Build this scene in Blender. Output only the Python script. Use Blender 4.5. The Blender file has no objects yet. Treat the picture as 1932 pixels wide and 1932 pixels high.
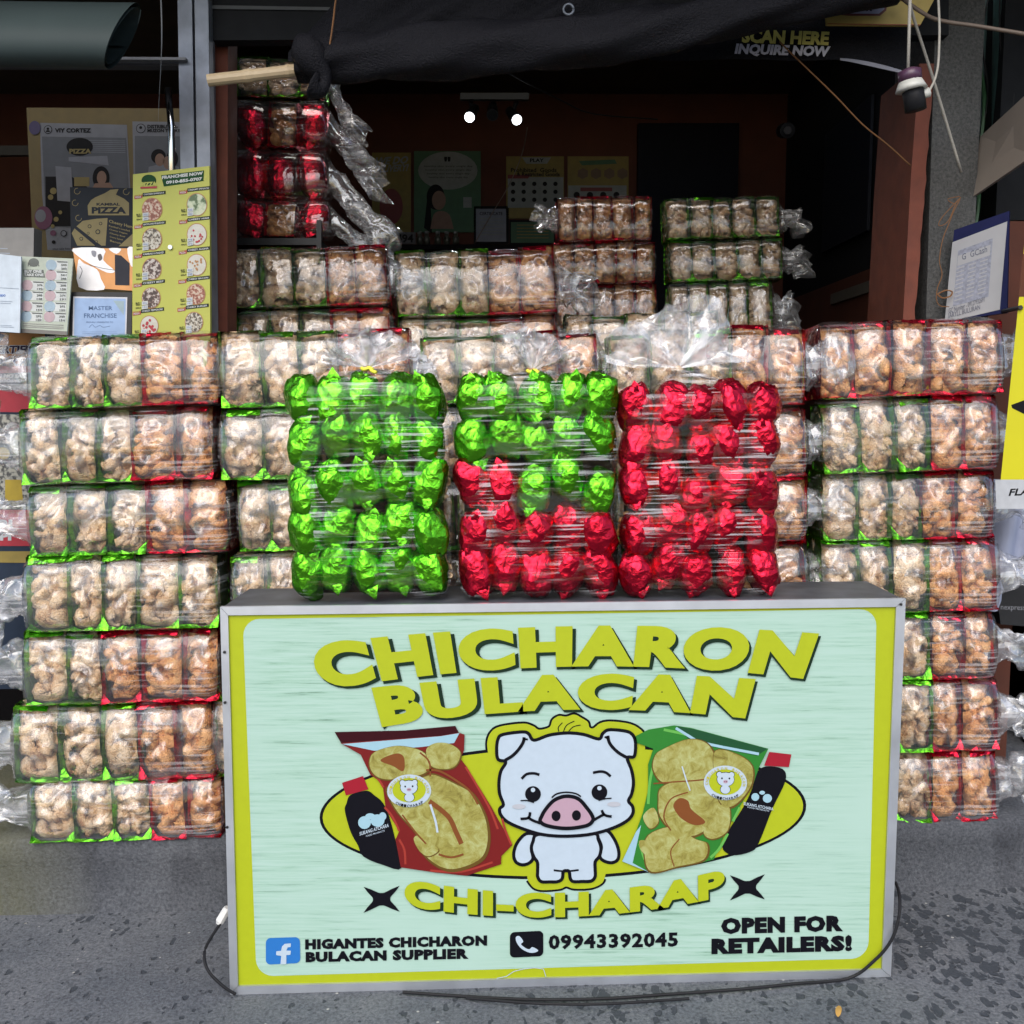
import bpy, bmesh, math, random
from mathutils import Vector, Matrix, noise
rnd = random.Random(7)
S = bpy.context.scene
COL = S.collection
R = math.radians
# ---------------------------------------------------------------- camera
CAM = Vector((0, 0, 1.4)); PITCH = R(5.8); F = 1932.0
cd = bpy.data.cameras.new('camera'); cam = bpy.data.objects.new('camera', cd); COL.objects.link(cam)
cam.location = CAM; cam.rotation_euler = (R(90) - PITCH, 0, 0)
cd.sensor_width = 36; cd.lens = 36.0; cd.clip_end = 200; cd.clip_start = 0.05
S.camera = cam
# ---------------------------------------------------------------- sky and sun
SUN_EL, SUN_AZ = 44, 190            # azimuth: clockwise from +Y, i.e. behind the camera, a little to the left
w = bpy.data.worlds.new('World'); S.world = w; w.use_nodes = True
nt = w.node_tree; bg = nt.nodes['Background']
sky = nt.nodes.new('ShaderNodeTexSky'); sky.sky_type = 'NISHITA'; sky.sun_disc = False
sky.sun_elevation = R(SUN_EL); sky.sun_rotation = R(SUN_AZ); sky.dust_density = 2.0; sky.air_density = 1.0
nt.links.new(sky.outputs[0], bg.inputs[0]); bg.inputs[1].default_value = 0.15
sd = bpy.data.lights.new('sun', 'SUN'); sd.energy = 1.5; sd.angle = R(60); sd.color = (1.0, 0.96, 0.9)
sun = bpy.data.objects.new('sun', sd); COL.objects.link(sun)
sdir = Vector((math.sin(R(SUN_AZ)) * math.cos(R(SUN_EL)), math.cos(R(SUN_AZ)) * math.cos(R(SUN_EL)), math.sin(R(SUN_EL))))
sun.rotation_euler = sdir.to_track_quat('Z', 'Y').to_euler()
S.view_settings.view_transform = 'Standard'; S.view_settings.look = 'None'; S.view_settings.gamma = 1
S.view_settings.exposure = 0.8
S.render.engine = 'CYCLES'
S.cycles.max_bounces = 7; S.cycles.diffuse_bounces = 3; S.cycles.glossy_bounces = 3; S.cycles.transmission_bounces = 2
S.cycles.transparent_max_bounces = 14; S.cycles.caustics_reflective = False; S.cycles.caustics_refractive = False
S.cycles.sample_clamp_indirect = 4; S.cycles.use_denoising = True

# ---------------------------------------------------------------- picture point -> real place
def P(px, py, Y):
    dx = (px - 966) / F; dy = (966 - py) / F
    d = Vector((dx, math.cos(PITCH) + dy * math.sin(PITCH), -math.sin(PITCH) + dy * math.cos(PITCH)))
    return CAM + d * (Y / d.y)
class Plane:
    def __init__(s, a, b, c):
        s.a = P(*a); n = (P(*b) - s.a).cross(P(*c) - s.a).normalized()
        if n.dot(CAM - s.a) < 0: n = -n
        s.n = n
    def m(s, px, py, layer=0):
        d = P(px, py, 1.0) - CAM
        t = s.n.dot(s.a - CAM) / s.n.dot(d)
        return CAM + d * t + s.n * (0.0005 * layer)
def crop(ox, oy, size):
    k = size / 1932.0
    return lambda x, y: ((ox + x * k) * 1932 / 3072, (oy + y * k) * 1932 / 3072)
def cr(pts, n=5, closed=True):
    out = []; N = len(pts)
    rng = range(N) if closed else range(N - 1)
    for i in rng:
        if closed: p0, p1, p2, p3 = pts[i - 1], pts[i], pts[(i + 1) % N], pts[(i + 2) % N]
        else: p0, p1, p2, p3 = pts[max(i - 1, 0)], pts[i], pts[i + 1], pts[min(i + 2, N - 1)]
        for k in range(n):
            t = k / n; t2 = t * t; t3 = t2 * t
            out.append(tuple(0.5 * (2 * b + (c - a) * t + (2 * a - 5 * b + 4 * c - d) * t2 + (3 * b - a - 3 * c + d) * t3)
                             for a, b, c, d in zip(p0, p1, p2, p3)))
    if not closed: out.append(tuple(pts[-1]))
    return out
# ---------------------------------------------------------------- objects
def tag(o, label=None, cat=None, group=None, kind=None):
    if label: o['label'] = label
    if cat: o['category'] = cat
    if group: o['group'] = group
    if kind: o['kind'] = kind
    return o
def empty(name, loc=(0, 0, 0), rot=(0, 0, 0)):
    o = bpy.data.objects.new(name, None); COL.objects.link(o); o.location = loc; o.rotation_euler = rot
    o.empty_display_size = 0.05
    return o
class MB:
    def __init__(s): s.v = []; s.f = []; s.mi = []; s.mats = []; s.cols = None
    def mat(s, m):
        if m not in s.mats: s.mats.append(m)
        return s.mats.index(m)
    def face(s, pts, m):
        b = len(s.v); s.v += [tuple(p) for p in pts]; s.f.append(tuple(range(b, b + len(pts)))); s.mi.append(s.mat(m))
    def mesh(s, vs, fs, m):
        b = len(s.v); s.v += [tuple(p) for p in vs]; k = s.mat(m)
        for f in fs: s.f.append(tuple(b + i for i in f)); s.mi.append(k)
    def box(s, lo, hi, m):
        x0, y0, z0 = lo; x1, y1, z1 = hi
        s.mesh([(x0,y0,z0),(x1,y0,z0),(x1,y1,z0),(x0,y1,z0),(x0,y0,z1),(x1,y0,z1),(x1,y1,z1),(x0,y1,z1)],
               [(0,3,2,1),(4,5,6,7),(0,1,5,4),(1,2,6,5),(2,3,7,6),(3,0,4,7)], m)
    def hexa(s, q, off, m):          # quad q extruded by vector off
        a = [Vector(p) for p in q]; b = [p + Vector(off) for p in a]
        s.mesh(a + b, [(0,1,2,3),(7,6,5,4),(0,4,5,1),(1,5,6,2),(2,6,7,3),(3,7,4,0)], m)
    def tube(s, pts, r, m, n=8, caps=True):
        pts = [Vector(p) for p in pts]; N = len(pts); vs = []; up = Vector((0.13, 0.31, 0.94)).normalized()
        for i, p in enumerate(pts):
            t = (pts[min(i + 1, N - 1)] - pts[max(i - 1, 0)]).normalized()
            a = t.cross(up)
            if a.length < 0.05: a = t.cross(Vector((1, 0, 0)))
            a.normalize(); b = t.cross(a); rr = r(i / max(1, N - 1)) if callable(r) else r
            for k in range(n):
                th = 2 * math.pi * k / n; vs.append(p + a * math.cos(th) * rr + b * math.sin(th) * rr)
        fs = [(i*n+k, i*n+(k+1)%n, (i+1)*n+(k+1)%n, (i+1)*n+k) for i in range(N-1) for k in range(n)]
        if caps: fs += [tuple(range(n))[::-1], tuple(range((N-1)*n, N*n))]
        s.mesh(vs, fs, m)
    def grid(s, fn, nu, nv, m, closed_u=False):
        vs = [fn(i / nu, j / nv) for j in range(nv + 1) for i in range(nu + (0 if closed_u else 1))]
        W = nu if closed_u else nu + 1
        s.mesh(vs, [(j*W+i, j*W+(i+1)%W, (j+1)*W+(i+1)%W, (j+1)*W+i) for j in range(nv) for i in range(nu)], m)
    # flat printed shapes on a plane, in picture coordinates
    def poly(s, pl, pts, m, layer): s.face([pl.m(x, y, layer) for x, y in pts], m)
    def rect(s, pl, x0, y0, x1, y1, m, layer, sl=0.0):
        s.poly(pl, [(x0, y0), (x1, y0 + sl*(x1-x0)), (x1, y1 + sl*(x1-x0)), (x0, y1)], m, layer)
    def ell(s, pl, cx, cy, a, b, m, layer, n=28, rot=0):
        c, d = math.cos(rot), math.sin(rot)
        s.poly(pl, [(cx + a*math.cos(t)*c - b*math.sin(t)*d, cy + a*math.cos(t)*d + b*math.sin(t)*c)
                    for t in [2*math.pi*k/n for k in range(n)]], m, layer)
    def stroke(s, pl, pts, wd, m, layer, closed=False):
        N = len(pts); L = []
        for i in range(N):
            if closed: a, b = pts[i-1], pts[(i+1) % N]
            else: a, b = pts[max(i-1, 0)], pts[min(i+1, N-1)]
            dx, dy = b[0]-a[0], b[1]-a[1]; l = math.hypot(dx, dy) or 1
            nx, ny = -dy/l*wd/2, dx/l*wd/2
            L.append((pl.m(pts[i][0]+nx, pts[i][1]+ny, layer), pl.m(pts[i][0]-nx, pts[i][1]-ny, layer)))
        vs = [p for q in L for p in q]
        fs = [(2*i, 2*i+1, 2*((i+1)%N)+1, 2*((i+1)%N)) for i in range(N if closed else N-1)]
        s.mesh(vs, fs, m)
    def build(s, name, parent=None, smooth=False, m=None):
        me = bpy.data.meshes.new(name); me.from_pydata(s.v, [], s.f); me.update()
        for q in s.mats: me.materials.append(q)
        me.polygons.foreach_set('material_index', s.mi)
        if smooth: me.polygons.foreach_set('use_smooth', [True] * len(s.f))
        o = bpy.data.objects.new(name, me); COL.objects.link(o)
        if parent: o.parent = parent
        return o
    def recenter(s, c):
        s.v = [(x-c[0], y-c[1], z-c[2]) for x, y, z in s.v]
_tc = {}
def glyphs(txt, bold=0.0, spacing=1.0, res=3):
    key = (txt, bold, spacing, res)
    if key in _tc: return _tc[key]
    cu = bpy.data.curves.new('t', 'FONT'); cu.body = txt; cu.offset = bold; cu.resolution_u = res; cu.space_character = spacing
    cu.space_line = 1.0
    o = bpy.data.objects.new('t', cu); COL.objects.link(o)
    dg = bpy.context.evaluated_depsgraph_get(); me = bpy.data.meshes.new_from_object(o.evaluated_get(dg))
    vs = [(v.co.x, v.co.y) for v in me.vertices]; fs = [tuple(p.vertices) for p in me.polygons]
    bpy.data.objects.remove(o); bpy.data.curves.remove(cu); bpy.data.meshes.remove(me)
    x0 = min(v[0] for v in vs); x1 = max(v[0] for v in vs); y0 = min(v[1] for v in vs); y1 = max(v[1] for v in vs)
    vs = [((x-x0)/(x1-x0), (y-y0)/(y1-y0)) for x, y in vs]
    _tc[key] = (vs, fs); return _tc[key]
def text(mb, pl, txt, x0, y0, x1, y1, m, layer, bold=0.02, slope=0.0, shear=0.0, spacing=1.0, warp=None, dx=0, dy=0, res=2):
    """box x0..x1, y0(top)..y1(bottom) in picture coordinates; slope = dy/dx of the baseline; shear leans letters right"""
    vs, fs = glyphs(txt, bold, spacing, res); out = []
    for u, v in vs:
        if warp: x, y = warp(u, v)
        else:
            x = x0 + (x1-x0)*u + shear*(y1-y0)*v; y = y1 + (y0-y1)*v + slope*(x1-x0)*u
        out.append(pl.m(x+dx, y+dy, layer))
    mb.mesh(out, fs, m)
# ---------------------------------------------------------------- materials
def newmat(name):
    m = bpy.data.materials.new(name); m.use_nodes = True
    n = m.node_tree.nodes; b = n['Principled BSDF']
    return m, n, m.node_tree.links, b
def N(n, t, **kw):
    x = n.new(t)
    for k, v in kw.items():
        if k.startswith('i_'): x.inputs[k[2:].replace('_', ' ')].default_value = v
        else: setattr(x, k, v)
    return x
def ramp(n, l, src, stops, interp='LINEAR'):
    r = n.new('ShaderNodeValToRGB'); e = r.color_ramp; e.interpolation = interp
    while len(e.elements) < len(stops): e.elements.new(0.5)
    for k, (p, c) in enumerate(stops): e.elements[k].position = p; e.elements[k].color = (*c, 1) if len(c) == 3 else c
    l.new(src, r.inputs[0]); return r
def plain(name, c, rough=0.6, metal=0.0, var=0.12, scale=30, bump=0.0, spec=0.5):
    """solid colour with light mottling"""
    m, n, l, b = newmat(name)
    tc = N(n, 'ShaderNodeTexCoord'); nz = N(n, 'ShaderNodeTexNoise', i_Scale=scale, i_Detail=5.0)
    l.new(tc.outputs['Object'], nz.inputs['Vector'])
    r = ramp(n, l, nz.outputs['Fac'], [(0.25, tuple(x*(1-var) for x in c)), (0.75, tuple(min(1, x*(1+var)) for x in c))])
    l.new(r.outputs[0], b.inputs['Base Color']); b.inputs['Roughness'].default_value = rough
    b.inputs['Metallic'].default_value = metal; b.inputs['Specular IOR Level'].default_value = spec if max(c) > 0.05 or metal else min(spec, 0.12)
    if bump:
        bp = N(n, 'ShaderNodeBump', i_Strength=bump, i_Distance=0.01); l.new(nz.outputs['Fac'], bp.inputs['Height']); l.new(bp.outputs[0], b.inputs['Normal'])
    return m
def ink(name, c, rough=0.45): return plain(name, c, rough, 0, 0.03, 60, 0, 0.3)
def emit(name, c, s):
    m, n, l, b = newmat(name); b.inputs['Base Color'].default_value = (*c, 1)
    b.inputs['Emission Color'].default_value = (*c, 1); b.inputs['Emission Strength'].default_value = s; return m
def film(name, haze=0.06, gloss=0.10, fres=1.6, scale=60, aniso=(1, 1, 1), rough=0.12, bump=0.6, tint=(0.985, 0.985, 0.99), streak=0.0, cap=0.45, detail=2.0, lines=0.0, lrot=0.0, lz=26.0):
    """thin clear plastic: see-through, with crinkled sky reflections and a little milkiness and painted sheen"""
    m = bpy.data.materials.new(name); m.use_nodes = True; n = m.node_tree.nodes; l = m.node_tree.links; n.clear()
    out = N(n, 'ShaderNodeOutputMaterial'); tc = N(n, 'ShaderNodeTexCoord'); mp = N(n, 'ShaderNodeMapping')
    mp.inputs['Scale'].default_value = aniso; l.new(tc.outputs['Object'], mp.inputs[0])
    n1 = N(n, 'ShaderNodeTexNoise', i_Scale=scale, i_Detail=detail, i_Distortion=1.2); l.new(mp.outputs[0], n1.inputs['Vector'])
    v1 = N(n, 'ShaderNodeTexVoronoi', feature='DISTANCE_TO_EDGE', i_Scale=scale*0.5); l.new(mp.outputs[0], v1.inputs['Vector'])
    sq = N(n, 'ShaderNodeMath', operation='MINIMUM'); sq.inputs[1].default_value = 0.12; l.new(v1.outputs['Distance'], sq.inputs[0])
    ad = N(n, 'ShaderNodeMath', operation='ADD'); l.new(n1.outputs['Fac'], ad.inputs[0]); l.new(sq.outputs[0], ad.inputs[1])
    bp = N(n, 'ShaderNodeBump', i_Strength=bump, i_Distance=0.006); l.new(ad.outputs[0], bp.inputs['Height'])
    tr = N(n, 'ShaderNodeBsdfTransparent'); tr.inputs[0].default_value = (*tint, 1)
    gl = N(n, 'ShaderNodeBsdfGlossy', i_Roughness=rough); l.new(bp.outputs[0], gl.inputs['Normal'])
    fr = N(n, 'ShaderNodeFresnel', i_IOR=1.5); l.new(bp.outputs[0], fr.inputs['Normal'])
    mu0 = N(n, 'ShaderNodeMath', operation='MULTIPLY_ADD', use_clamp=True); l.new(fr.outputs[0], mu0.inputs[0]); mu0.inputs[1].default_value = fres; mu0.inputs[2].default_value = gloss
    mu = N(n, 'ShaderNodeMath', operation='MINIMUM'); l.new(mu0.outputs[0], mu.inputs[0]); mu.inputs[1].default_value = cap
    # white streaks in the colour: slight milkiness plus painted wrinkle sheen
    ml = N(n, 'ShaderNodeMapping'); ml.inputs['Scale'].default_value = (1.0, 1, lz); ml.inputs['Rotation'].default_value = (0, lrot, 0); l.new(tc.outputs['Object'], ml.inputs[0])
    nl = N(n, 'ShaderNodeTexNoise', i_Scale=5.0, i_Detail=3.0); l.new(ml.outputs[0], nl.inputs['Vector'])
    rl = ramp(n, l, nl.outputs['Fac'], [(0.52, (0, 0, 0)), (0.60, (1, 1, 1))])
    nm = N(n, 'ShaderNodeTexNoise', i_Scale=7.0, i_Detail=1.0); l.new(tc.outputs['Object'], nm.inputs['Vector'])
    rm = ramp(n, l, nm.outputs['Fac'], [(0.46, (0, 0, 0)), (0.60, (1, 1, 1))])
    lm_ = N(n, 'ShaderNodeMath', operation='MULTIPLY'); l.new(rl.outputs[0], lm_.inputs[0]); l.new(rm.outputs[0], lm_.inputs[1])
    n2 = N(n, 'ShaderNodeTexNoise', i_Scale=scale*0.35, i_Detail=5.0, i_Distortion=2.0); l.new(mp.outputs[0], n2.inputs['Vector'])
    rp = ramp(n, l, n2.outputs['Fac'], [(0.50, (0, 0, 0)), (0.72, (1, 1, 1))])
    hz = N(n, 'ShaderNodeMath', operation='MULTIPLY_ADD', use_clamp=True); l.new(rp.outputs[0], hz.inputs[0]); hz.inputs[1].default_value = streak; hz.inputs[2].default_value = haze
    hz2 = N(n, 'ShaderNodeMath', operation='MULTIPLY_ADD', use_clamp=True); l.new(lm_.outputs[0], hz2.inputs[0]); hz2.inputs[1].default_value = lines; l.new(hz.outputs[0], hz2.inputs[2]); hz = hz2
    di = N(n, 'ShaderNodeBsdfDiffuse'); di.inputs[0].default_value = (0.86, 0.87, 0.9, 1); l.new(bp.outputs[0], di.inputs['Normal'])
    m1 = N(n, 'ShaderNodeMixShader'); l.new(mu.outputs[0], m1.inputs[0]); l.new(tr.outputs[0], m1.inputs[1]); l.new(gl.outputs[0], m1.inputs[2])
    m2 = N(n, 'ShaderNodeMixShader'); l.new(hz.outputs[0], m2.inputs[0]); l.new(m1.outputs[0], m2.inputs[1]); l.new(di.outputs[0], m2.inputs[2])
    l.new(m2.outputs[0], out.inputs[0]); return m
def foil(name, c, rough=0.24):
    m, n, l, b = newmat(name); b.inputs['Metallic'].default_value = 0.9; b.inputs['Roughness'].default_value = rough
    tc = N(n, 'ShaderNodeTexCoord'); nz = N(n, 'ShaderNodeTexNoise', i_Scale=45.0, i_Detail=2.0, i_Distortion=1.5); l.new(tc.outputs['Object'], nz.inputs['Vector'])
    vo = N(n, 'ShaderNodeTexVoronoi', feature='F1', i_Scale=55.0); l.new(tc.outputs['Object'], vo.inputs['Vector'])
    ad = N(n, 'ShaderNodeMath', operation='ADD'); l.new(nz.outputs['Fac'], ad.inputs[0]); l.new(vo.outputs['Distance'], ad.inputs[1])
    bp = N(n, 'ShaderNodeBump', i_Strength=0.5, i_Distance=0.006); l.new(ad.outputs[0], bp.inputs['Height']); l.new(bp.outputs[0], b.inputs['Normal'])
    b.inputs['Base Color'].default_value = (*c, 1); return m
def crackling(name, pale, mid, dark):
    m, n, l, b = newmat(name)
    tc = N(n, 'ShaderNodeTexCoord'); oi = N(n, 'ShaderNodeObjectInfo')
    vm = N(n, 'ShaderNodeVectorMath', operation='ADD'); l.new(tc.outputs['Object'], vm.inputs[0])
    ml = N(n, 'ShaderNodeMath', operation='MULTIPLY'); ml.inputs[1].default_value = 9.0; l.new(oi.outputs['Random'], ml.inputs[0]); l.new(ml.outputs[0], vm.inputs[1])
    n1 = N(n, 'ShaderNodeTexNoise', i_Scale=28.0, i_Detail=2.0); l.new(vm.outputs[0], n1.inputs['Vector'])
    n3 = N(n, 'ShaderNodeTexNoise', i_Scale=260.0, i_Detail=3.0); l.new(tc.outputs['Object'], n3.inputs['Vector'])
    mx = N(n, 'ShaderNodeMath', operation='MULTIPLY_ADD'); mx.inputs[1].default_value = 0.5; l.new(n3.outputs['Fac'], mx.inputs[0])
    l.new(n1.outputs['Fac'], mx.inputs[2])
    r = ramp(n, l, mx.outputs[0], [(0.50, dark), (0.68, mid), (0.90, pale)])
    l.new(r.outputs[0], b.inputs['Base Color']); b.inputs['Roughness'].default_value = 0.6
    vo = N(n, 'ShaderNodeTexVoronoi', i_Scale=230.0); l.new(tc.outputs['Object'], vo.inputs['Vector'])
    bp = N(n, 'ShaderNodeBump', i_Strength=1.0, i_Distance=0.003, invert=True); l.new(vo.outputs['Distance'], bp.inputs['Height']); l.new(bp.outputs[0], b.inputs['Normal'])
    return m
M = {}
M['film'] = film('clear_pack_film', haze=0.015, gloss=0.07, fres=0.6, scale=15, rough=0.09, bump=0.5, streak=0.10, cap=0.3)
M['bag'] = film('clear_bag_film', haze=0.01, gloss=0.04, fres=0.6, scale=11, rough=0.10, bump=0.45, streak=0.05, cap=0.22, lines=0.18, lrot=0.7, lz=30)
M['stretch'] = film('stretched_bag_film', haze=0.0, gloss=0.008, fres=0.3, scale=7, aniso=(0.8, 1, 3), rough=0.09, bump=0.4, streak=0.0, cap=0.16, lines=0.30, lrot=-0.06, lz=34)
M['tail'] = film('bag_tail_film', haze=0.07, gloss=0.08, fres=1.6, scale=16, rough=0.12, bump=0.7, streak=0.18, cap=0.3, lines=0.2, lrot=1.2, lz=14)
M['flare'] = film('gathered_film', haze=0.13, gloss=0.10, fres=1.6, scale=16, rough=0.14, bump=0.8, streak=0.42, cap=0.4)
M['foil_green'] = foil('green_foil', (0.095, 0.38, 0.014)); M['foil_red'] = foil('red_foil', (0.48, 0.009, 0.030))
M['ck_pale'] = crackling('pale_crackling', (0.84, 0.64, 0.42), (0.65, 0.41, 0.20), (0.31, 0.13, 0.04))
M['ck_gold'] = crackling('golden_crackling', (0.86, 0.45, 0.17), (0.64, 0.265, 0.07), (0.26, 0.08, 0.017))
M['alu'] = plain('aluminium', (0.58, 0.61, 0.66), 0.42, 0.85, 0.15, 9, 0.1)
M['dull_alu'] = plain('weathered_aluminium', (0.17, 0.19, 0.23), 0.5, 0.4, 0.45, 12, 0.1)
M['black_metal'] = plain('black_metal', (0.02, 0.02, 0.022), 0.4, 0.3)
M['rubber'] = plain('black_rubber', (0.015, 0.015, 0.017), 0.5)
M['white_plastic'] = plain('white_plastic', (0.6, 0.6, 0.58), 0.35)
M['net'] = plain('black_net', (0.010, 0.010, 0.013), 0.6, 0, 0.4, 240, 0.6)
# ---------------------------------------------------------------- ground (rises gently to the right)
SY = 2.37
_bl = P(434, 1877, SY); _br = P(1681, 1843, SY)
GS = (_br.z - _bl.z) / (_br.x - _bl.x); G0 = _bl.z - GS * _bl.x
def gz(x): return G0 + GS * x
def concrete(name, a, b_, stones=True, stain=None):
    m, n, l, b = newmat(name); tc = N(n, 'ShaderNodeTexCoord')
    n1 = N(n, 'ShaderNodeTexNoise', i_Scale=2.2, i_Detail=8.0, i_Roughness=0.65); l.new(tc.outputs['Object'], n1.inputs['Vector'])
    r = ramp(n, l, n1.outputs['Fac'], [(0.3, a), (0.72, b_)])
    n2 = N(n, 'ShaderNodeTexNoise', i_Scale=120.0, i_Detail=6.0, i_Roughness=0.7); l.new(tc.outputs['Object'], n2.inputs['Vector'])
    g = ramp(n, l, n2.outputs['Fac'], [(0.32, (0.42, 0.43, 0.45)), (0.5, (1, 1, 1)), (0.68, (1.55, 1.55, 1.5))])
    mx = N(n, 'ShaderNodeMix', data_type='RGBA', blend_type='MULTIPLY'); mx.inputs[0].default_value = 1
    l.new(r.outputs[0], mx.inputs[6]); l.new(g.outputs[0], mx.inputs[7]); cur = mx.outputs[2]
    hsrc = n2.outputs['Fac']
    if stones:
        mp = N(n, 'ShaderNodeMapping'); mp.inputs['Scale'].default_value = (1, 0.62, 1); mp.inputs['Rotation'].default_value = (0, 0, R(28)); l.new(tc.outputs['Object'], mp.inputs[0])
        nd = N(n, 'ShaderNodeTexNoise', i_Scale=22.0, i_Detail=4.0); l.new(mp.outputs[0], nd.inputs['Vector'])
        vm = N(n, 'ShaderNodeVectorMath', operation='MULTIPLY_ADD'); l.new(nd.outputs['Color'], vm.inputs[0]); vm.inputs[1].default_value = (0.05, 0.05, 0.05); l.new(mp.outputs[0], vm.inputs[2])
        vo = N(n, 'ShaderNodeTexVoronoi', i_Scale=44.0, i_Randomness=1.0); l.new(vm.outputs[0], vo.inputs['Vector'])
        # stone size differs from cell to cell, and stones crowd in some areas only
        sp = N(n, 'ShaderNodeSeparateColor'); l.new(vo.outputs['Color'], sp.inputs[0])
        pt = N(n, 'ShaderNodeTexNoise', i_Scale=1.3, i_Detail=3.0); l.new(tc.outputs['Object'], pt.inputs['Vector'])
        sx = N(n, 'ShaderNodeSeparateXYZ'); l.new(tc.outputs['Object'], sx.inputs[0])
        xa = N(n, 'ShaderNodeMath', operation='MULTIPLY_ADD'); l.new(sx.outputs[0], xa.inputs[0]); xa.inputs[1].default_value = 0.16; l.new(pt.outputs['Fac'], xa.inputs[2])
        th = N(n, 'ShaderNodeMath', operation='MULTIPLY'); l.new(sp.outputs[0], th.inputs[0]); l.new(xa.outputs[0], th.inputs[1])
        sb = N(n, 'ShaderNodeMath', operation='SUBTRACT'); l.new(th.outputs[0], sb.inputs[0]); l.new(vo.outputs['Distance'], sb.inputs[1])
        ms = ramp(n, l, sb.outputs[0], [(0.0, (0, 0, 0)), (0.09, (0.85, 0.85, 0.85))])
        dk = N(n, 'ShaderNodeMix', data_type='RGBA'); l.new(ms.outputs[0], dk.inputs[0]); l.new(cur, dk.inputs[6]); dk.inputs[7].default_value = (0.028, 0.034, 0.043, 1); cur = dk.outputs[2]
        # a few pale chips
        v3 = N(n, 'ShaderNodeTexVoronoi', i_Scale=16.0); l.new(tc.outputs['Object'], v3.inputs['Vector'])
        m3 = ramp(n, l, v3.outputs['Distance'], [(0.04, (1, 1, 1)), (0.07, (0, 0, 0))])
        d3 = N(n, 'ShaderNodeMix', data_type='RGBA'); l.new(m3.outputs[0], d3.inputs[0]); l.new(cur, d3.inputs[6]); d3.inputs[7].default_value = (0.42, 0.41, 0.38, 1); cur = d3.outputs[2]
        hh = N(n, 'ShaderNodeMath', operation='SUBTRACT'); l.new(n2.outputs['Fac'], hh.inputs[0]); l.new(ms.outputs[0], hh.inputs[1]); hsrc = hh.outputs[0]
    if stain:
        ns = N(n, 'ShaderNodeTexNoise', i_Scale=5.0, i_Detail=6.0); mp = N(n, 'ShaderNodeMapping'); mp.inputs['Scale'].default_value = (1.6, 1, 0.35)
        l.new(tc.outputs['Object'], mp.inputs[0]); l.new(mp.outputs[0], ns.inputs['Vector'])
        sx = N(n, 'ShaderNodeSeparateXYZ'); l.new(tc.outputs['Object'], sx.inputs[0])
        xr = N(n, 'ShaderNodeMapRange'); l.new(sx.outputs[0], xr.inputs[0]); xr.inputs[1].default_value = -1.18; xr.inputs[2].default_value = -1.5
        mu = N(n, 'ShaderNodeMath', operation='MULTIPLY', use_clamp=True); l.new(xr.outputs[0], mu.inputs[0]); l.new(ns.outputs['Fac'], mu.inputs[1])
        ds = N(n, 'ShaderNodeMix', data_type='RGBA'); l.new(mu.outputs[0], ds.inputs[0]); l.new(cur, ds.inputs[6]); ds.inputs[7].default_value = (*[x*0.55 for x in stain], 1); cur = ds.outputs[2]
        rs = ramp(n, l, ns.outputs['Fac'], [(0.52, (1, 1, 1)), (0.66, (0.55, 0.55, 0.58))])
        d4 = N(n, 'ShaderNodeMix', data_type='RGBA', blend_type='MULTIPLY'); d4.inputs[0].default_value = 0.8; l.new(cur, d4.inputs[6]); l.new(rs.outputs[0], d4.inputs[7]); cur = d4.outputs[2]
    l.new(cur, b.inputs['Base Color']); b.inputs['Roughness'].default_value = 0.85
    bp = N(n, 'ShaderNodeBump', i_Strength=0.9, i_Distance=0.005); l.new(hsrc, bp.inputs['Height']); l.new(bp.outputs[0], b.inputs['Normal'])
    return m
M['ground'] = concrete('pebbled_concrete', (0.070, 0.079, 0.094), (0.148, 0.153, 0.163))
M['plinth'] = concrete('worn_concrete', (0.050, 0.055, 0.066), (0.098, 0.103, 0.115), False, (0.20, 0.19, 0.05))
M['pillar'] = concrete('raw_concrete', (0.045, 0.045, 0.043), (0.08, 0.08, 0.078), False)
mb = MB()
def gfn(u, v):
    x = -14 + 28 * u; y = -22 + 26 * v
    return (x, y, gz(x) + 0.003 * noise.noise(Vector((x*3, y*3, 0))))
mb.grid(gfn, 120, 110, M['ground']); tag(mb.build('ground', None, True), kind='structure')
# kerb-high concrete ledge the stacks stand on
PY = 2.76
def ledge():
    bm = MB(); n = 60; prof = []
    a = P(200, 1592, PY); b = P(1800, 1558, PY); s = (b.z-a.z)/(b.x-a.x)
    global ledge_z; ledge_z = lambda x: a.z + s * (x - a.x)
    def fn(u, v):
        x = -3.2 + 6.4 * u; zt = ledge_z(x); zb = gz(x) - 0.02; k = noise.noise(Vector((x*4, v*3, 1.3))) * 0.006
        pr = [(PY + 0.042 + k, zb), (PY + 0.052 + k, zb + (zt-zb)*0.35), (PY + 0.045 + k, zb + (zt-zb)*0.7), (PY + 0.032 + k*0.6, zt - 0.012), (PY + 0.042, zt), (PY + 1.2, zt)]
        y, z = pr[round(v * 5)]
        return (x, y, z)
    bm.grid(fn, n, 5, M['plinth']); o = bm.build('pavement_ledge', None, True); tag(o, kind='structure')
ledge()
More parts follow.
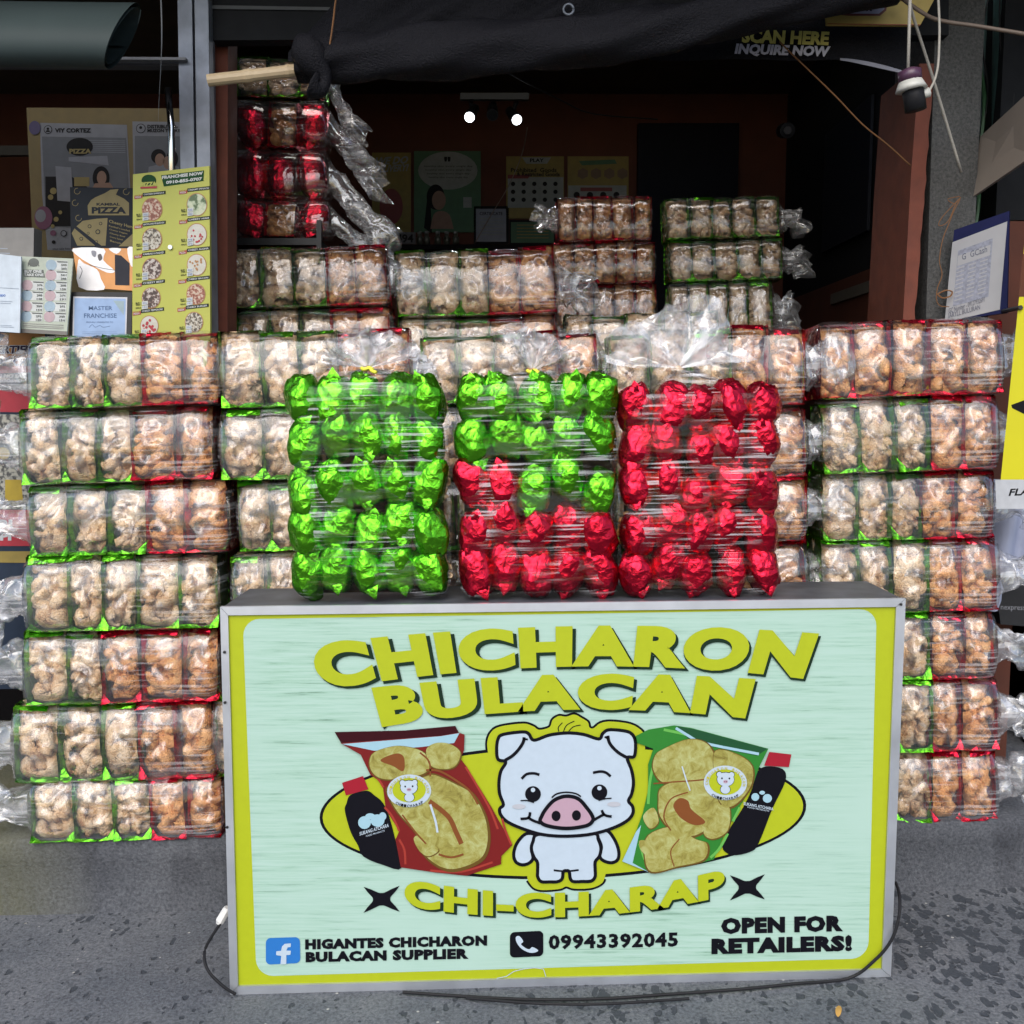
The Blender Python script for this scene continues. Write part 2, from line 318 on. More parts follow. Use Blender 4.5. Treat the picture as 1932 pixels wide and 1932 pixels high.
# ---------------------------------------------------------------- shop shell (dark rooms behind)
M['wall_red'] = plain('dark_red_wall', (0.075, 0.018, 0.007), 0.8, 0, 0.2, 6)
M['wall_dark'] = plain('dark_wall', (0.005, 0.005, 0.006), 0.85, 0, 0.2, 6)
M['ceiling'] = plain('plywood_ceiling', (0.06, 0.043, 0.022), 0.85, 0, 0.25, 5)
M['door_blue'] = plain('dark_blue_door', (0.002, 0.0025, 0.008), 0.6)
BY = 5.5
XL, XR = -1.02, 1.42; ZC = 3.02
def wallbox(name, lo, hi, m, kind='structure', label=None, cat=None):
    b = MB(); b.box(lo, hi, m); o = b.build(name)
    if label: tag(o, label, cat)
    else: tag(o, kind=kind)
    return o
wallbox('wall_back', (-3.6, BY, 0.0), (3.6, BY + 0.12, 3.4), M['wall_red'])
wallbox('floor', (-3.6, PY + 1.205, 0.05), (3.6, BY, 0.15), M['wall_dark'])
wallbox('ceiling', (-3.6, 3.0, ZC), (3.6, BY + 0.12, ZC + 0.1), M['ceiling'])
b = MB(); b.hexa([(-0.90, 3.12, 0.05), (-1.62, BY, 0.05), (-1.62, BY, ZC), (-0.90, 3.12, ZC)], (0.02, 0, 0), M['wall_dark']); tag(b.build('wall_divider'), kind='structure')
wallbox('added_shade_canopy', (-3.7, 2.2, 2.75), (3.7, 3.0, 2.80), M['wall_dark'])  # unseen slab added overhead to darken the upper front and the interior
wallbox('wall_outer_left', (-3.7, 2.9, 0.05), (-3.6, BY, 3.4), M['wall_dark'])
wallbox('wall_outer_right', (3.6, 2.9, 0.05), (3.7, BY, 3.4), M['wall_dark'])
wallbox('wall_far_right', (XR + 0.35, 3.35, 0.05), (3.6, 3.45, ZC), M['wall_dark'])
# right side wall: grey upper part, red lower part
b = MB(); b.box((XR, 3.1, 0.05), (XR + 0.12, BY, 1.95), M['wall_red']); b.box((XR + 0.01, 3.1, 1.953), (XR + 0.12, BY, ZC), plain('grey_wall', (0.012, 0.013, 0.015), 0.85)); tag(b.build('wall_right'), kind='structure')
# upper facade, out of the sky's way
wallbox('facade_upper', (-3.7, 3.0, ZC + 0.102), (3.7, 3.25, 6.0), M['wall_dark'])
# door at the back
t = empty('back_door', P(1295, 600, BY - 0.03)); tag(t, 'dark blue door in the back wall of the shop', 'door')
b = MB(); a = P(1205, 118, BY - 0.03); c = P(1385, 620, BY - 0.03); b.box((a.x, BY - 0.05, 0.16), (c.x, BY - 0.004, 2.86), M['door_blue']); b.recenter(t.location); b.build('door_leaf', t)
b = MB(); b.box((a.x + 0.04, BY - 0.09, 1.1), (a.x + 0.06, BY - 0.052, 1.25), M['black_metal']); b.recenter(t.location); b.build('handle', t)
# ---------------------------------------------------------------- crackling pieces and packs
def piece_curl(rg):
    Rr = rg.uniform(0.017, 0.028); r0 = rg.uniform(0.0095, 0.0140); A = rg.uniform(3.8, 6.9); wd = rg.uniform(1.1, 2.0); n = 22; k = 8
    sd = Vector((rg.random()*50, rg.random()*50, 0)); vs = []; ec = rg.uniform(0.7, 1.0); rib = rg.uniform(7, 13)
    for i in range(n + 1):
        t = i / n; th = A * t; RR = Rr * (1 - 0.25 * t) ; c = Vector((math.cos(th)*RR, 0, math.sin(th)*RR*ec)); er = Vector((math.cos(th), 0, math.sin(th)))
        rr = r0 * (1 + 0.13*math.sin(rib*th) + 0.25*noise.noise(Vector((th*2.5, sd.x, 0)))) * (math.sin(math.pi*min(1, max(0.0, (t*0.9+0.05))))**0.35)
        for j in range(k):
            ph = 2*math.pi*j/k; p = c + er*math.cos(ph)*rr + Vector((0, 1, 0))*math.sin(ph)*rr*wd + Vector((0, (t-0.5)*0.012, 0))
            p += noise.noise_vector(p*90 + sd) * 0.006 + noise.noise_vector(p*240 + sd) * 0.0025
            vs.append(p)
    fs = [(i*k+j, i*k+(j+1)%k, (i+1)*k+(j+1)%k, (i+1)*k+j) for i in range(n) for j in range(k)] + [tuple(range(k))[::-1], tuple(range(n*k, n*k+k))]
    return vs, fs
def piece_puff(rg):
    L = rg.uniform(0.018, 0.034); r0 = rg.uniform(0.012, 0.018); n = 10; k = 8; sd = Vector((rg.random()*50, 0, rg.random()*50)); vs = []; bend = rg.uniform(-14, 14)
    for i in range(n + 1):
        t = i / n * 2 - 1; rr = r0 * max(0.12, (1 - abs(t)**3.2))**0.5 * (1 + 0.14*math.sin(9*t + sd.x))
        for j in range(k):
            ph = 2*math.pi*j/k; p = Vector((math.cos(ph)*rr + bend*(t*L)**2, math.sin(ph)*rr*0.8, t*L)); p += noise.noise_vector(p*80 + sd)*0.008 + noise.noise_vector(p*240 + sd)*0.003; vs.append(p)
    fs = [(i*k+j, i*k+(j+1)%k, (i+1)*k+(j+1)%k, (i+1)*k+j) for i in range(n) for j in range(k)] + [tuple(range(k))[::-1], tuple(range(n*k, n*k+k))]
    return vs, fs
PW, PH, PD = 0.1, 0.19, 0.13
def rot(rg, s=0.6): return Matrix.Rotation(rg.uniform(0, 6.28), 3, 'Y') @ Matrix.Rotation(rg.uniform(-s, s), 3, 'X') @ Matrix.Rotation(rg.uniform(-s, s), 3, 'Z')
def crackling_mesh(seed, m):
    rg = random.Random(seed); b = MB()
    def put(x, y, z, big=1.0, force=None):
        vs, fs = (piece_curl(rg) if rg.random() < 0.5 else piece_puff(rg)) if force is None else force(rg)
        q = rot(rg); k = rg.uniform(0.85, 1.15) * big; out = []
        for p in vs:
            p = q @ (p * k) + Vector((x, y, z))
            p.x = max(-PW/2 + 0.002, min(PW/2 - 0.002, p.x)); p.z = max(0.004, min(PH - 0.002, p.z)); p.y = max(0.004 + 0.5*(abs(p.x)/(PW/2))**4*0.03 + (abs(p.z-PH/2)/(PH/2))**5*0.02 + 0.016*max(0, p.z/PH*2-0.85)**1.25, p.y + 0.006*(p.z/PH))
            out.append(p)
        b.mesh(out, fs, m)
    z = 0.026
    while z < PH - 0.012:
        if rg.random() < 0.32: put(rg.uniform(-0.01, 0.01), 0.026, z + 0.008, 1.5, piece_curl); z += 0.056
        else:
            put(-0.027 + rg.uniform(-.006, .006), 0.022 + rg.uniform(0, .01), z + rg.uniform(-.006, .006)); put(0.027 + rg.uniform(-.006, .006), 0.022 + rg.uniform(0, .01), z + rg.uniform(-.006, .006)); z += 0.038
    for i in range(8): put(rg.uniform(-0.03, 0.03), 0.05 + rg.uniform(0, .01), 0.02 + i*0.022, 1.2)
    for i in range(4):
        for s in (-1, 1): put(s*0.035, 0.085, 0.03 + i*0.045, 1.1)
    for i in range(3): put(-0.03 + i*0.03, 0.05, PH - 0.012, 1.0)
    sd = rg.random()*50         # crumbly mass deeper in the pack
    b.grid(lambda u, v: (-PW*0.47 + PW*0.94*u, 0.040 + 0.018*noise.noise(Vector((u*4+sd, v*7, 0))) + 0.02*abs(u*2-1)**4, 0.006 + (PH-0.012)*v), 12, 20, m)
    return b
def foil_mesh(seed, m):
    rg = random.Random(seed); b = MB(); j = lambda s: rg.uniform(-s, s)
    # back + bottom shell with a crumpled front lip
    nx = 5
    def col(i):
        x = -PW/2 + PW*i/nx; e = abs(i/nx*2-1)
        lip = rg.uniform(0.002, 0.014) + (rg.choice((0.000, 0.003, 0.010, 0.026)) if e > 0.95 else 0.0)
        return [(x + j(.003), -0.001 + j(.003) + 0.012*(e > .95), lip), (x + j(.003), -0.006 + j(.004), 0.002 + abs(j(.003))), (x, 0.05, 0.0005), (x, PD, 0.002), (x, PD + .004, PH*0.55), (x, PD - .01, PH*0.98)]
    cols = [col(i) for i in range(nx + 1)]
    vs = [p for c in cols for p in c]; K = 6
    b.mesh(vs, [(i*K+k, (i+1)*K+k, (i+1)*K+k+1, i*K+k+1) for i in range(nx) for k in range(K-1)], m)
    # sides
    for s in (-1, 1):
        def fs(u, v):
            z = PH * v; y = 0.003 + 0.022*max(0, v-0.35) + (PD - 0.012) * u
            return (s*(PW/2 - 0.001 + j(0.002)), y + (j(0.006) if u < 0.1 else 0), max(0.003, z))
        b.grid(fs, 4, 8, m)
    for s in (-1, 1):           # the foil's side seams curl forward between neighbouring packs
        w0 = rg.uniform(0.005, 0.011)
        b.grid(lambda u, v: (s*(PW/2 - 0.0005 - w0*u*(0.6 + 0.4*math.sin(v*9 + w0*900))), 0.004 + 0.016*u + j(0.0015) + 0.014*max(0, v-0.4), 0.004 + (PH-0.008)*v), 2, 12, m)
    # folded seal at the top, on most packs
    if rg.random() < 0.75:
        a = j(0.35); L = rg.uniform(0.03, 0.05); cx = j(0.012); hh = rg.uniform(0.008, 0.016)
        def ft(u, v):
            x = cx - L + 2*L*u; return (x, 0.012 - 0.012*v + j(0.0015), PH - 0.002 - hh*v + a*(x-cx)*0.35*v + j(0.0012))
        b.grid(ft, 7, 2, m)
    def top(u, v): return (-PW/2 + PW*u, 0.03 + (PD-0.04)*v, PH*0.985 + j(0.003))
    b.grid(top, 4, 4, m)
    return b
def film_mesh(seed):
    rg = random.Random(seed); b = MB(); nu, nv = 14, 24; W2, H2 = PW/2, PH/2; sd = rg.random()*90
    def fn(u, v):
        U = u*2-1; V = v*2-1; e = (1-abs(U)**3.5) ; g = (1-abs(V)**4)
        y = 0.030 - 0.036*max(0, e)**0.6*max(0.0, g)**0.55 + 0.016*max(0, V+0.15)**1.25
        nz = abs(noise.noise(Vector((U*1.5+sd, V*2.6, sd))))*0.022 + abs(noise.noise(Vector((U*3.5+sd, V*6, sd+9))))*0.008 - 0.007
        return (U*W2*(0.985 - 0.03*abs(V)**4) , y + nz*min(1, e*g*3), H2 + V*H2*(0.99-0.03*abs(U)**4) )
    b.grid(fn, nu, nv, M['film'])
    return b
def mesh_only(b, name, smooth):
    o = b.build(name, None, smooth); me = o.data; bpy.data.objects.remove(o); return me
NV = 12
CK = {'G': [mesh_only(crackling_mesh(100+i, M['ck_pale']), 'cracklings', True) for i in range(NV)],
      'R': [mesh_only(crackling_mesh(300+i, M['ck_gold']), 'cracklings', True) for i in range(NV)]}
FO = {'G': [mesh_only(foil_mesh(500+i, M['foil_green']), 'snack_pack', False) for i in range(NV)],
      'R': [mesh_only(foil_mesh(600+i, M['foil_red']), 'snack_pack', False) for i in range(NV)]}
FI = [mesh_only(film_mesh(700+i), 'window_film', True) for i in range(NV)]
def bag_mesh(seed, npk, side, tail, droop=0.0, H=PH, m=None, tm=None):
    """outer clear bag round npk packs; tail = length of the loose end on that side"""
    rg = random.Random(seed); b = MB(); L = npk*PW; sd = rg.random()*99; n = npk*8; K = 30
    m = m or M['bag']
    def sec(x, a):      # a in 0..1 round the section
        th = 2*math.pi*a; c, s_ = math.cos(th), math.sin(th); p = 0.48
        yy = math.copysign(abs(c)**p, c); zz = math.copysign(abs(s_)**p, s_)
        return yy, zz
    def fn(u, v):
        x = -L/2 - 0.008 + (L + 0.016)*u; e = 1 - max(0, (abs(u*2-1) - 0.93)/0.07)**2*0.35
        yy, zz = sec(x, v); bul = abs(math.sin(math.pi*(x/PW + (0.5 if npk % 2 == 0 else 0.0)+0.5)))**0.7 if True else 1
        y = PD/2 + yy*(PD/2 + 0.008)*e; z = H/2 + zz*(H/2 + 0.0015)*e
        k = noise.noise(Vector((x*9+sd, yy*2, zz*3)))*0.006 + noise.noise(Vector((x*26+sd, yy*5, zz*7)))*0.003
        if yy < -0.3: y += -0.004 - 0.005*bul + k + 0.012*max(0, z/H*2-0.85)**1.25
        elif abs(zz) < 0.8: y += k*0.5
        z += k*0.9*(zz > 0.3) + 0.004*(bul-0.6)*(zz > 0.3) + k*0.1
        x += 0.004*noise.noise(Vector((zz*3, yy*2, sd)))*(abs(u*2-1) > 0.9)
        return (x, y, max(0.0005, z))
    b.grid(lambda u, v: fn(u, v), n, K, m)
    # closed far end
    end = -side
    xe = end*(L/2 + 0.008)
    vs = [fn(0 if end < 0 else 1, k/K) for k in range(K)]; vs2 = [(xe + end*0.006, PD/2 + (p[1]-PD/2)*0.5, H/2 + (p[2]-H/2)*0.5) for p in vs]
    b.mesh(vs + vs2 + [(xe + end*0.008, PD/2, H/2)], [(k, (k+1)%K, K+(k+1)%K, K+k) for k in range(K)] + [(K+k, K+(k+1)%K, 2*K) for k in range(K)], m)
    # loose end: gathers, then flares
    if tail > 0:
        xs = side*(L/2 + 0.008)
        wob = rg.uniform(0.6, 1.3); dr = rg.uniform(-0.05, 0.03) + droop; fl = rg.uniform(0.25, 0.7)
        def ft(u, v):
            p = Vector(fn(0 if side < 0 else 1, v % 1.0)); c = Vector((xs, PD*0.30, H*0.48))
            q = p - c; g = 1 - 0.62*min(1, u*1.5)**0.9 + fl*max(0, u-0.55)/0.45
            env = min(1, u*5)
            k = noise.noise_vector(Vector((u*3+sd, v*7, 3)))*(0.010 + 0.035*u)*env + noise.noise_vector(Vector((u*8+sd, v*17, 9)))*0.010*env
            r = c + Vector((0, q.y*(1-0.75*min(1, u*1.4)), q.z*g)) + Vector((side*tail*u*(1 + 0.25*math.sin(v*19+sd)), -0.012*u, dr*u)) + k*wob
            if not droop: r.z = max(0.001, r.z)
            return tuple(r)
        b.grid(ft, 18, K, tm or M['tail'])
    return b
_bagc = {}
def bag_get(npk, side, tail, droop=0.0):
    key = (npk, side, round(tail, 3), rnd.randrange(4), droop)
    if key not in _bagc: _bagc[key] = mesh_only(bag_mesh(hash(key) % 9999 if False else sum(map(ord, str(key))), npk, side, tail, droop), 'outer_bag', True)
    return _bagc[key]
def link(name, me, parent, loc=(0, 0, 0), sc=(1, 1, 1), rt=(0, 0, 0)):
    o = bpy.data.objects.new(name, me); COL.objects.link(o); o.parent = parent; o.location = loc; o.scale = sc; o.rotation_euler = rt; return o
def bundle(x0, x1, yt, yb, Y, cols, label, group, side=1, tail=0.09, rz=0.0, zb=None, slope=GS, droop=0.0, flips=()):
    a = P(x0, yb, Y); c = P(x1, yt, Y); npk = len(cols); W = c.x - a.x; H = c.z - a.z
    t = empty('snack_bundle', ((a.x + c.x)/2, Y, a.z), (0, -math.atan(slope) + rnd.uniform(-.006, .006), rz + rnd.uniform(-.02, .02)))
    sx = W/(npk*PW + 0.016); sz = H*1.035/(PH + 0.002); sy = min(sx, sz) * 1.15
    t.scale = (sx, sy, sz); tag(t, label, 'snack bundle', group)
    link('outer_bag', bag_get(npk, side, tail, droop), t)
    ws = [rnd.uniform(0.86, 1.14) for _ in cols]; tot = sum(ws); acc = 0
    for i, cc in enumerate(cols):
        wk = ws[i]*npk/tot; x = -npk*PW/2 + PW*(acc + wk/2); acc += wk; k = rnd.randrange(NV); mir = rnd.choice((1, -1))
        hs = rnd.uniform(0.94, 1.03)
        if i in flips:
            p = link('snack_pack', FB[cc][rnd.randrange(8)], t, (x, 0.045, PH*0.5), (1.18, 1.1, 1.45), (0, rnd.uniform(-.2, .2), 0)); p['label'] = 'pack turned round so its foil back shows'; continue
        p = link('snack_pack', FO[cc][rnd.randrange(NV)], t, (x, 0.004 + rnd.uniform(0, .008), 0.003), (mir*wk*1.0, 1, hs), (rnd.uniform(-.04, .03), rnd.uniform(-.045, .045), rnd.uniform(-.10, .10)))
        p['label'] = ('green' if cc == 'G' else 'red') + ' foil backed pack of pork cracklings'
        link('cracklings', CK[cc][k], p); link('window_film', FI[rnd.randrange(NV)], p)
    return t
ORD = ['topmost', 'second', 'third', 'fourth', 'fifth', 'sixth', 'lowest']
def desc(c):
    g, r = c.count('G'), c.count('R')
    w_ = ['no', 'one', 'two', 'three', 'four', 'five']
    return ('green packs' if r == 0 else 'red packs' if g == 0 else f'{w_[g]} green, {w_[r]} red packs')
def stack(rows, Y, where, group, side, tail=0.09, ords=None):
    for i, (x0, x1, yt, yb, cols, *ex) in enumerate(rows):
        o = (ords or ORD)[i]
        bundle(x0, x1, yt, yb, Y + (ex[0] if ex else rnd.uniform(0, 0.015)), cols, f'bag of {desc(cols)}, {o} {where}', group, side, tail)
GF = 'bundles of crackling packs in the front stacks'
stack([(50, 412, 632, 770, 'GGGRR'), (36, 402, 773, 913, 'GGGRR'), (48, 432, 915, 1050, 'GGGRR'), (42, 412, 1054, 1193, 'GGGGG'),
       (42, 412, 1196, 1331, 'GGRRR'), (20, 408, 1335, 1478, 'GGGRR'), (52, 418, 1472, 1590, 'GGGRR')], 2.78, 'in the leftmost stack', GF, -1, 0.13)
stack([(414, 780, 626, 768, 'GGGRR'), (412, 782, 771, 906, 'GGGRR'), (447, 790, 909, 1040, 'GGGRR'), (436, 784, 1043, 1170, 'GGGRR'),
       (428, 790, 1173, 1310, 'GGGRR'), (400, 770, 1313, 1465, 'GGGRR'), (426, 790, 1468, 1583, 'RRGGG')], 2.80, 'in the stack behind the green bag', GF, 1, 0.05)
stack([(792, 1140, 628, 762, 'GGGRR'), (796, 1150, 765, 905, 'GGGRR'), (800, 1150, 908, 1040, 'GGGGG'), (796, 1150, 1043, 1172, 'GGGRR')], 2.83, 'in the stack behind the middle bag', GF, 1, 0.04)
stack([(1150, 1528, 622, 772, 'GGGRR'), (1160, 1532, 774, 907, 'GGGRR'), (1160, 1530, 909, 1027, 'GGRRR'), (1165, 1535, 1030, 1160, 'GGGRR')], 2.80, 'in the stack behind the red bag', GF, 1, 0.08)
stack([(1545, 1904, 606, 751, 'RRRRR'), (1553, 1896, 753, 893, 'GGGRR'), (1548, 1886, 893, 1022, 'GGGRR'), (1548, 1898, 1022, 1160, 'GGGRR'),
       (1560, 1892, 1163, 1287, 'GGGRR'), (1560, 1898, 1289, 1424, 'GGGRR'), (1560, 1896, 1426, 1557, 'GGGRR')], 2.79, 'in the rightmost stack', GF, 1, 0.11)
# rear rows on the counter
GR = 'bundles of crackling packs on the counter'
stack([(427, 736, 466, 581, 'GGGRR')], 3.28, 'on the counter near the yellow menu', GR, 1, 0.10, ['upper'])
stack([(443, 742, 584, 700, 'GGGRR')], 3.28, 'on the counter near the yellow menu', GR, -1, 0.15, ['lower'])
stack([(745, 1056, 472, 597, 'GGGRR'), (748, 1056, 600, 700, 'GGGRR')], 3.30, 'on the counter in the middle', GR, 1, 0.10, ['upper', 'lower'])
stack([(1062, 1370, 592, 700, 'GGGGG')], 3.32, 'on the counter behind the red bag', GR, 1, 0.05, ['half hidden'])
GS_ = 'bundles of crackling packs in the shaded rear stacks'
stack([(1052, 1234, 370, 455, 'RRRRR'), (1040, 1240, 457, 536, 'RRRRR'), (1046, 1244, 538, 640, 'RRRRR')], 3.95, 'in the shaded red stack', GS_, -1, 0.10)
stack([(1256, 1478, 371, 450, 'GGGGG'), (1262, 1482, 452, 530, 'GGGGG'), (1262, 1466, 532, 650, 'GGGGG')], 3.85, 'in the shaded green stack', GS_, 1, 0.10)
# ---------------------------------------------------------------- lightbox sign
I = {}
def inkc(k, c): I[k] = ink('print_' + k, c); return I[k]
inkc('lime', (0.322, 0.372, 0.010)); inkc('black', (0.004, 0.004, 0.007)); inkc('white', (0.384, 0.459, 0.533)); inkc('pink', (0.372, 0.248, 0.310))
inkc('blue', (0.019, 0.136, 0.409)); inkc('deepred', (0.136, 0.007, 0.007)); inkc('maroon', (0.031, 0.004, 0.007)); inkc('red', (0.260, 0.007, 0.019)); inkc('green', (0.019, 0.155, 0.019)); inkc('darkgreen', (0.007, 0.056, 0.019))
inkc('skyblue', (0.260, 0.422, 0.496)); inkc('brownred', (0.161, 0.050, 0.012)); inkc('shadow', (0.008, 0.022, 0.012)); inkc('palepink', (0.372, 0.384, 0.422)); inkc('yellow', (0.409, 0.372, 0.025)); inkc('cyan', (0.155, 0.341, 0.360))
def mint():
    m, n, l, b = newmat('mint_brushed_print'); tc = N(n, 'ShaderNodeTexCoord'); mp = N(n, 'ShaderNodeMapping'); mp.inputs['Scale'].default_value = (2.2, 1, 62); l.new(tc.outputs['Object'], mp.inputs[0])
    n1 = N(n, 'ShaderNodeTexNoise', i_Scale=2.6, i_Detail=9.0, i_Roughness=0.72); l.new(mp.outputs[0], n1.inputs['Vector'])
    r = ramp(n, l, n1.outputs['Fac'], [(0.33, (0.110, 0.210, 0.150)), (0.42, (0.264, 0.420, 0.330)), (0.56, (0.330, 0.480, 0.408)), (0.75, (0.372, 0.504, 0.468))])
    n2 = N(n, 'ShaderNodeTexNoise', i_Scale=3.2, i_Detail=3.0); l.new(tc.outputs['Object'], n2.inputs['Vector'])
    r2 = ramp(n, l, n2.outputs['Fac'], [(0.35, (0, 0, 0)), (0.7, (1, 1, 1))])
    mx = N(n, 'ShaderNodeMix', data_type='RGBA'); l.new(r2.outputs[0], mx.inputs[0]); mx.inputs[6].default_value = (0.335, 0.48, 0.415, 1); l.new(r.outputs[0], mx.inputs[7])
    l.new(mx.outputs[2], b.inputs['Base Color']); b.inputs['Roughness'].default_value = 0.4; b.inputs['Specular IOR Level'].default_value = 0.3; return m
def puffprint():
    m, n, l, b = newmat('print_crackling_photo'); tc = N(n, 'ShaderNodeTexCoord')
    n1 = N(n, 'ShaderNodeTexNoise', i_Scale=34.0, i_Detail=9.0, i_Roughness=0.72, i_Distortion=0.8); l.new(tc.outputs['Object'], n1.inputs['Vector'])
    r = ramp(n, l, n1.outputs['Fac'], [(0.3, (0.120, 0.096, 0.012)), (0.46, (0.252, 0.228, 0.048)), (0.6, (0.330, 0.336, 0.120)), (0.75, (0.372, 0.420, 0.228))])
    l.new(r.outputs[0], b.inputs['Base Color']); b.inputs['Roughness'].default_value = 0.45; return m
I['mint'] = mint(); I['puff'] = puffprint()
I['puffdark'] = ink('print_crackling_shadow', (0.10, 0.055, 0.008)); I['pufflight'] = plain('print_crackling_highlight', (0.40, 0.44, 0.20), 0.45, 0, 0.35, 90, 0, 0.3); I['redfold'] = ink('print_red_fold', (0.27, 0.03, 0.02)); I['greenfold'] = ink('print_green_fold', (0.10, 0.33, 0.06))
def puff(mb, pts, L):
    cx = sum(p[0] for p in pts)/len(pts); cy = sum(p[1] for p in pts)/len(pts)
    sc = lambda k, dx=0, dy=0: cr([(cx + (x-cx)*k + dx, cy + (y-cy)*k + dy) for x, y in pts], 5)
    mb.poly(FP, sc(1.05, 0.8, 1.2), I['puffdark'], L - 0.25); mb.poly(FP, sc(1.0), I['puff'], L)
O = [(415, 1145), (1709, 1129), (1681, 1843), (434, 1877)]
Q = [(430, 1161), (1691, 1145), (1664, 1829), (449, 1861)]
SP = Plane((415, 1145, SY), (1709, 1129, SY), (434, 1877, SY))
base = (SP.m(434, 1877) + SP.m(1681, 1843)) / 2 + Vector((0, 0.13, 0))
t = empty('lightbox_sign', base); tag(t, 'large mint and lime lightbox sign with cartoon pig and yellow lettering, standing on the pavement', 'sign')
SIGN = t
fr = MB(); BACK = Vector((0, 0.255, 0)); IN = Vector((0, 0.010, 0))
o3 = [SP.m(*p) for p in O]; q3 = [SP.m(*p) for p in Q]
for k in range(4):
    a, b_, c, d = o3[k], o3[(k+1) % 4], q3[(k+1) % 4], q3[k]
    e = (b_ - a).normalized() * 0.0006
    fr.mesh([a+e, b_-e, c-e, d+e, a+e+IN, b_-e+IN, c-e+IN, d+e+IN], [(0,1,2,3), (3,2,6,7), (0,3,7,4), (1,5,6,2), (0,4,5,1)], M['alu'])
for v in (fr,): v.recenter(base); v.build('frame', t)
cs = MB(); M['casing'] = plain('weathered_casing', (0.075, 0.08, 0.092), 0.5, 0.3, 0.5, 14)
i3 = [p + Vector((0, 0.004, 0)) for p in o3]
sh = [i3[0] + Vector((0.003, 0, -0.003)), i3[1] + Vector((-0.003, 0, -0.003)), i3[2] + Vector((-0.003, 0, 0.003)), i3[3] + Vector((0.003, 0, 0.003))]
sb_ = [p + BACK for p in sh]
cs.mesh(sh + sb_, [(0,1,5,4), (1,2,6,5), (2,3,7,6), (3,0,4,7), (4,5,6,7)], M['casing']); cs.recenter(base); cs.build('casing', t)
for nm, (x, y) in (('rivet', (424, 1230)), ('rivet', (425, 1325)), ('rivet', (429, 1560)), ('rivet', (1699, 1140))):
    b = MB(); c = SP.m(x, y, 2); b.tube([c, c + Vector((0, -0.003, 0))], 0.0035, M['black_metal'], 8); b.recenter(base); b.build(nm, t)
# printed face
FP = Plane((430, 1161, SY + 0.006), (1691, 1145, SY + 0.006), (449, 1861, SY + 0.006))
def fx(x, y): return (x, y)
fc = MB(); fc.poly(FP, Q, I['lime'], 0)
def rrect(tl, tr, br_, bl, r, n=6):
    out = []
    for p, a, b_ in ((tl, bl, tr), (tr, tl, br_), (br_, tr, bl), (bl, br_, tl)):
        p = Vector(p); u = (Vector(a) - p).normalized(); v = (Vector(b_) - p).normalized()
        for k in range(n + 1):
            th = math.pi/2*k/n; out.append(tuple(p + u*r*(1-math.sin(th)) + v*r*(1-math.cos(th))))
    return out
fc.poly(FP, rrect((458, 1168), (1654, 1149), (1638, 1808), (484, 1842), 32), I['mint'], 1)
c8 = crop(1400, 2100, 600); c7 = crop(950, 2080, 600)
fc.recenter(base); fc.build('printed_face', t)
# white crack in the lower border
ck = MB(); kk = crop(750, 2700, 900)
ck.stroke(FP, [kk(*p) for p in [(1590,500),(1650,488),(1700,455),(1760,440),(1830,432),(1890,440),(1905,490)]], 1.3, I['white'], 6); ck.recenter(base); ck.build('crack', t)
# headline
hl = MB()
def arc(xc, hw, y0, h, lean, curv, tilt=-0.024, w0=0):
    def f(u, v):
        X = (u*2-1)*hw; hh = h*(1 + 0.12*(abs(X)/hw)**2)
        return (xc + X*(1 + 0) + X*lean*hh*v, y0 + curv*X*X + tilt*X - hh*v)
    return f
def layered(mb, txt, f, bold, dx, dy, L=8, sp=1.0):
    text(mb, FP, txt, 0, 0, 0, 0, I['shadow'], L, bold + 0.018, warp=f, dx=dx, dy=dy, res=6, spacing=sp)
    text(mb, FP, txt, 0, 0, 0, 0, I['lime'], L + 1, bold, warp=f, res=6, spacing=sp)
layered(hl, 'CHICHARON', arc(1062, 452, 1258, 78, 0.00078, 0.000165), 0.060, 4, 5, sp=1.13)
hl.recenter(base); hl.build('lettering', t); hl = MB()
layered(hl, 'BULACAN', arc(1063, 342, 1339, 68, 0.00078, 0.00021), 0.060, 4, 5, sp=1.13)
hl.recenter(base); hl.build('lettering', t); hl = MB()
layered(hl, 'CHI-CHARAP', arc(1065, 302, 1729, 47, -0.00005, -0.00033, -0.030), 0.055, 3, 4, sp=1.12)
hl.recenter(base); hl.build('lettering', t)
# emblem: oval, pig, printed packs and bottles
em = MB()
halo = cr([c8(*p) for p in [(205,500),(200,400),(235,310),(320,255),(540,225),(640,250),(700,285),(800,260),(830,190),(890,152),(960,158),(1040,138),(1110,172),(1170,212),(1185,262),(1225,270),(1290,222),(1390,205),(1560,225),(1660,270),(1715,340),(1722,480)]], 5, False)
halo2 = cr([c8(*p) for p in [(1330,1722),(1300,1770),(1200,1812),(1040,1818),(962,1797),(900,1820),(740,1832),(650,1810),(590,1738)]], 5, False)
tilt = math.radians(-1.5)
em.ell(FP, 1062, 1531, 459, 127, I['black'], 3, 90, tilt)
em.stroke(FP, halo, 8, I['black'], 3.5); em.stroke(FP, halo2, 8, I['black'], 3.5)
em.ell(FP, 1062, 1531, 453, 121, I['lime'], 4, 90, tilt)
em.poly(FP, halo + [c8(1700, 900), c8(1500, 1100), c8(500, 1100), c8(230, 900)], I['lime'], 4.5)
em.poly(FP, [c8(500, 1090), c8(1500, 1090)] + halo2, I['lime'], 4.6)
for cx, cy, rr, ww in ((930, 250, 50, 0),): pass
for L in ([(890,300),(885,260),(925,215)], [(935,300),(965,240),(1040,200)], [(985,298),(1030,255),(1100,238)]):
    em.stroke(FP, cr([c8(*p) for p in L], 4, False), 1.8, I['black'], 6)
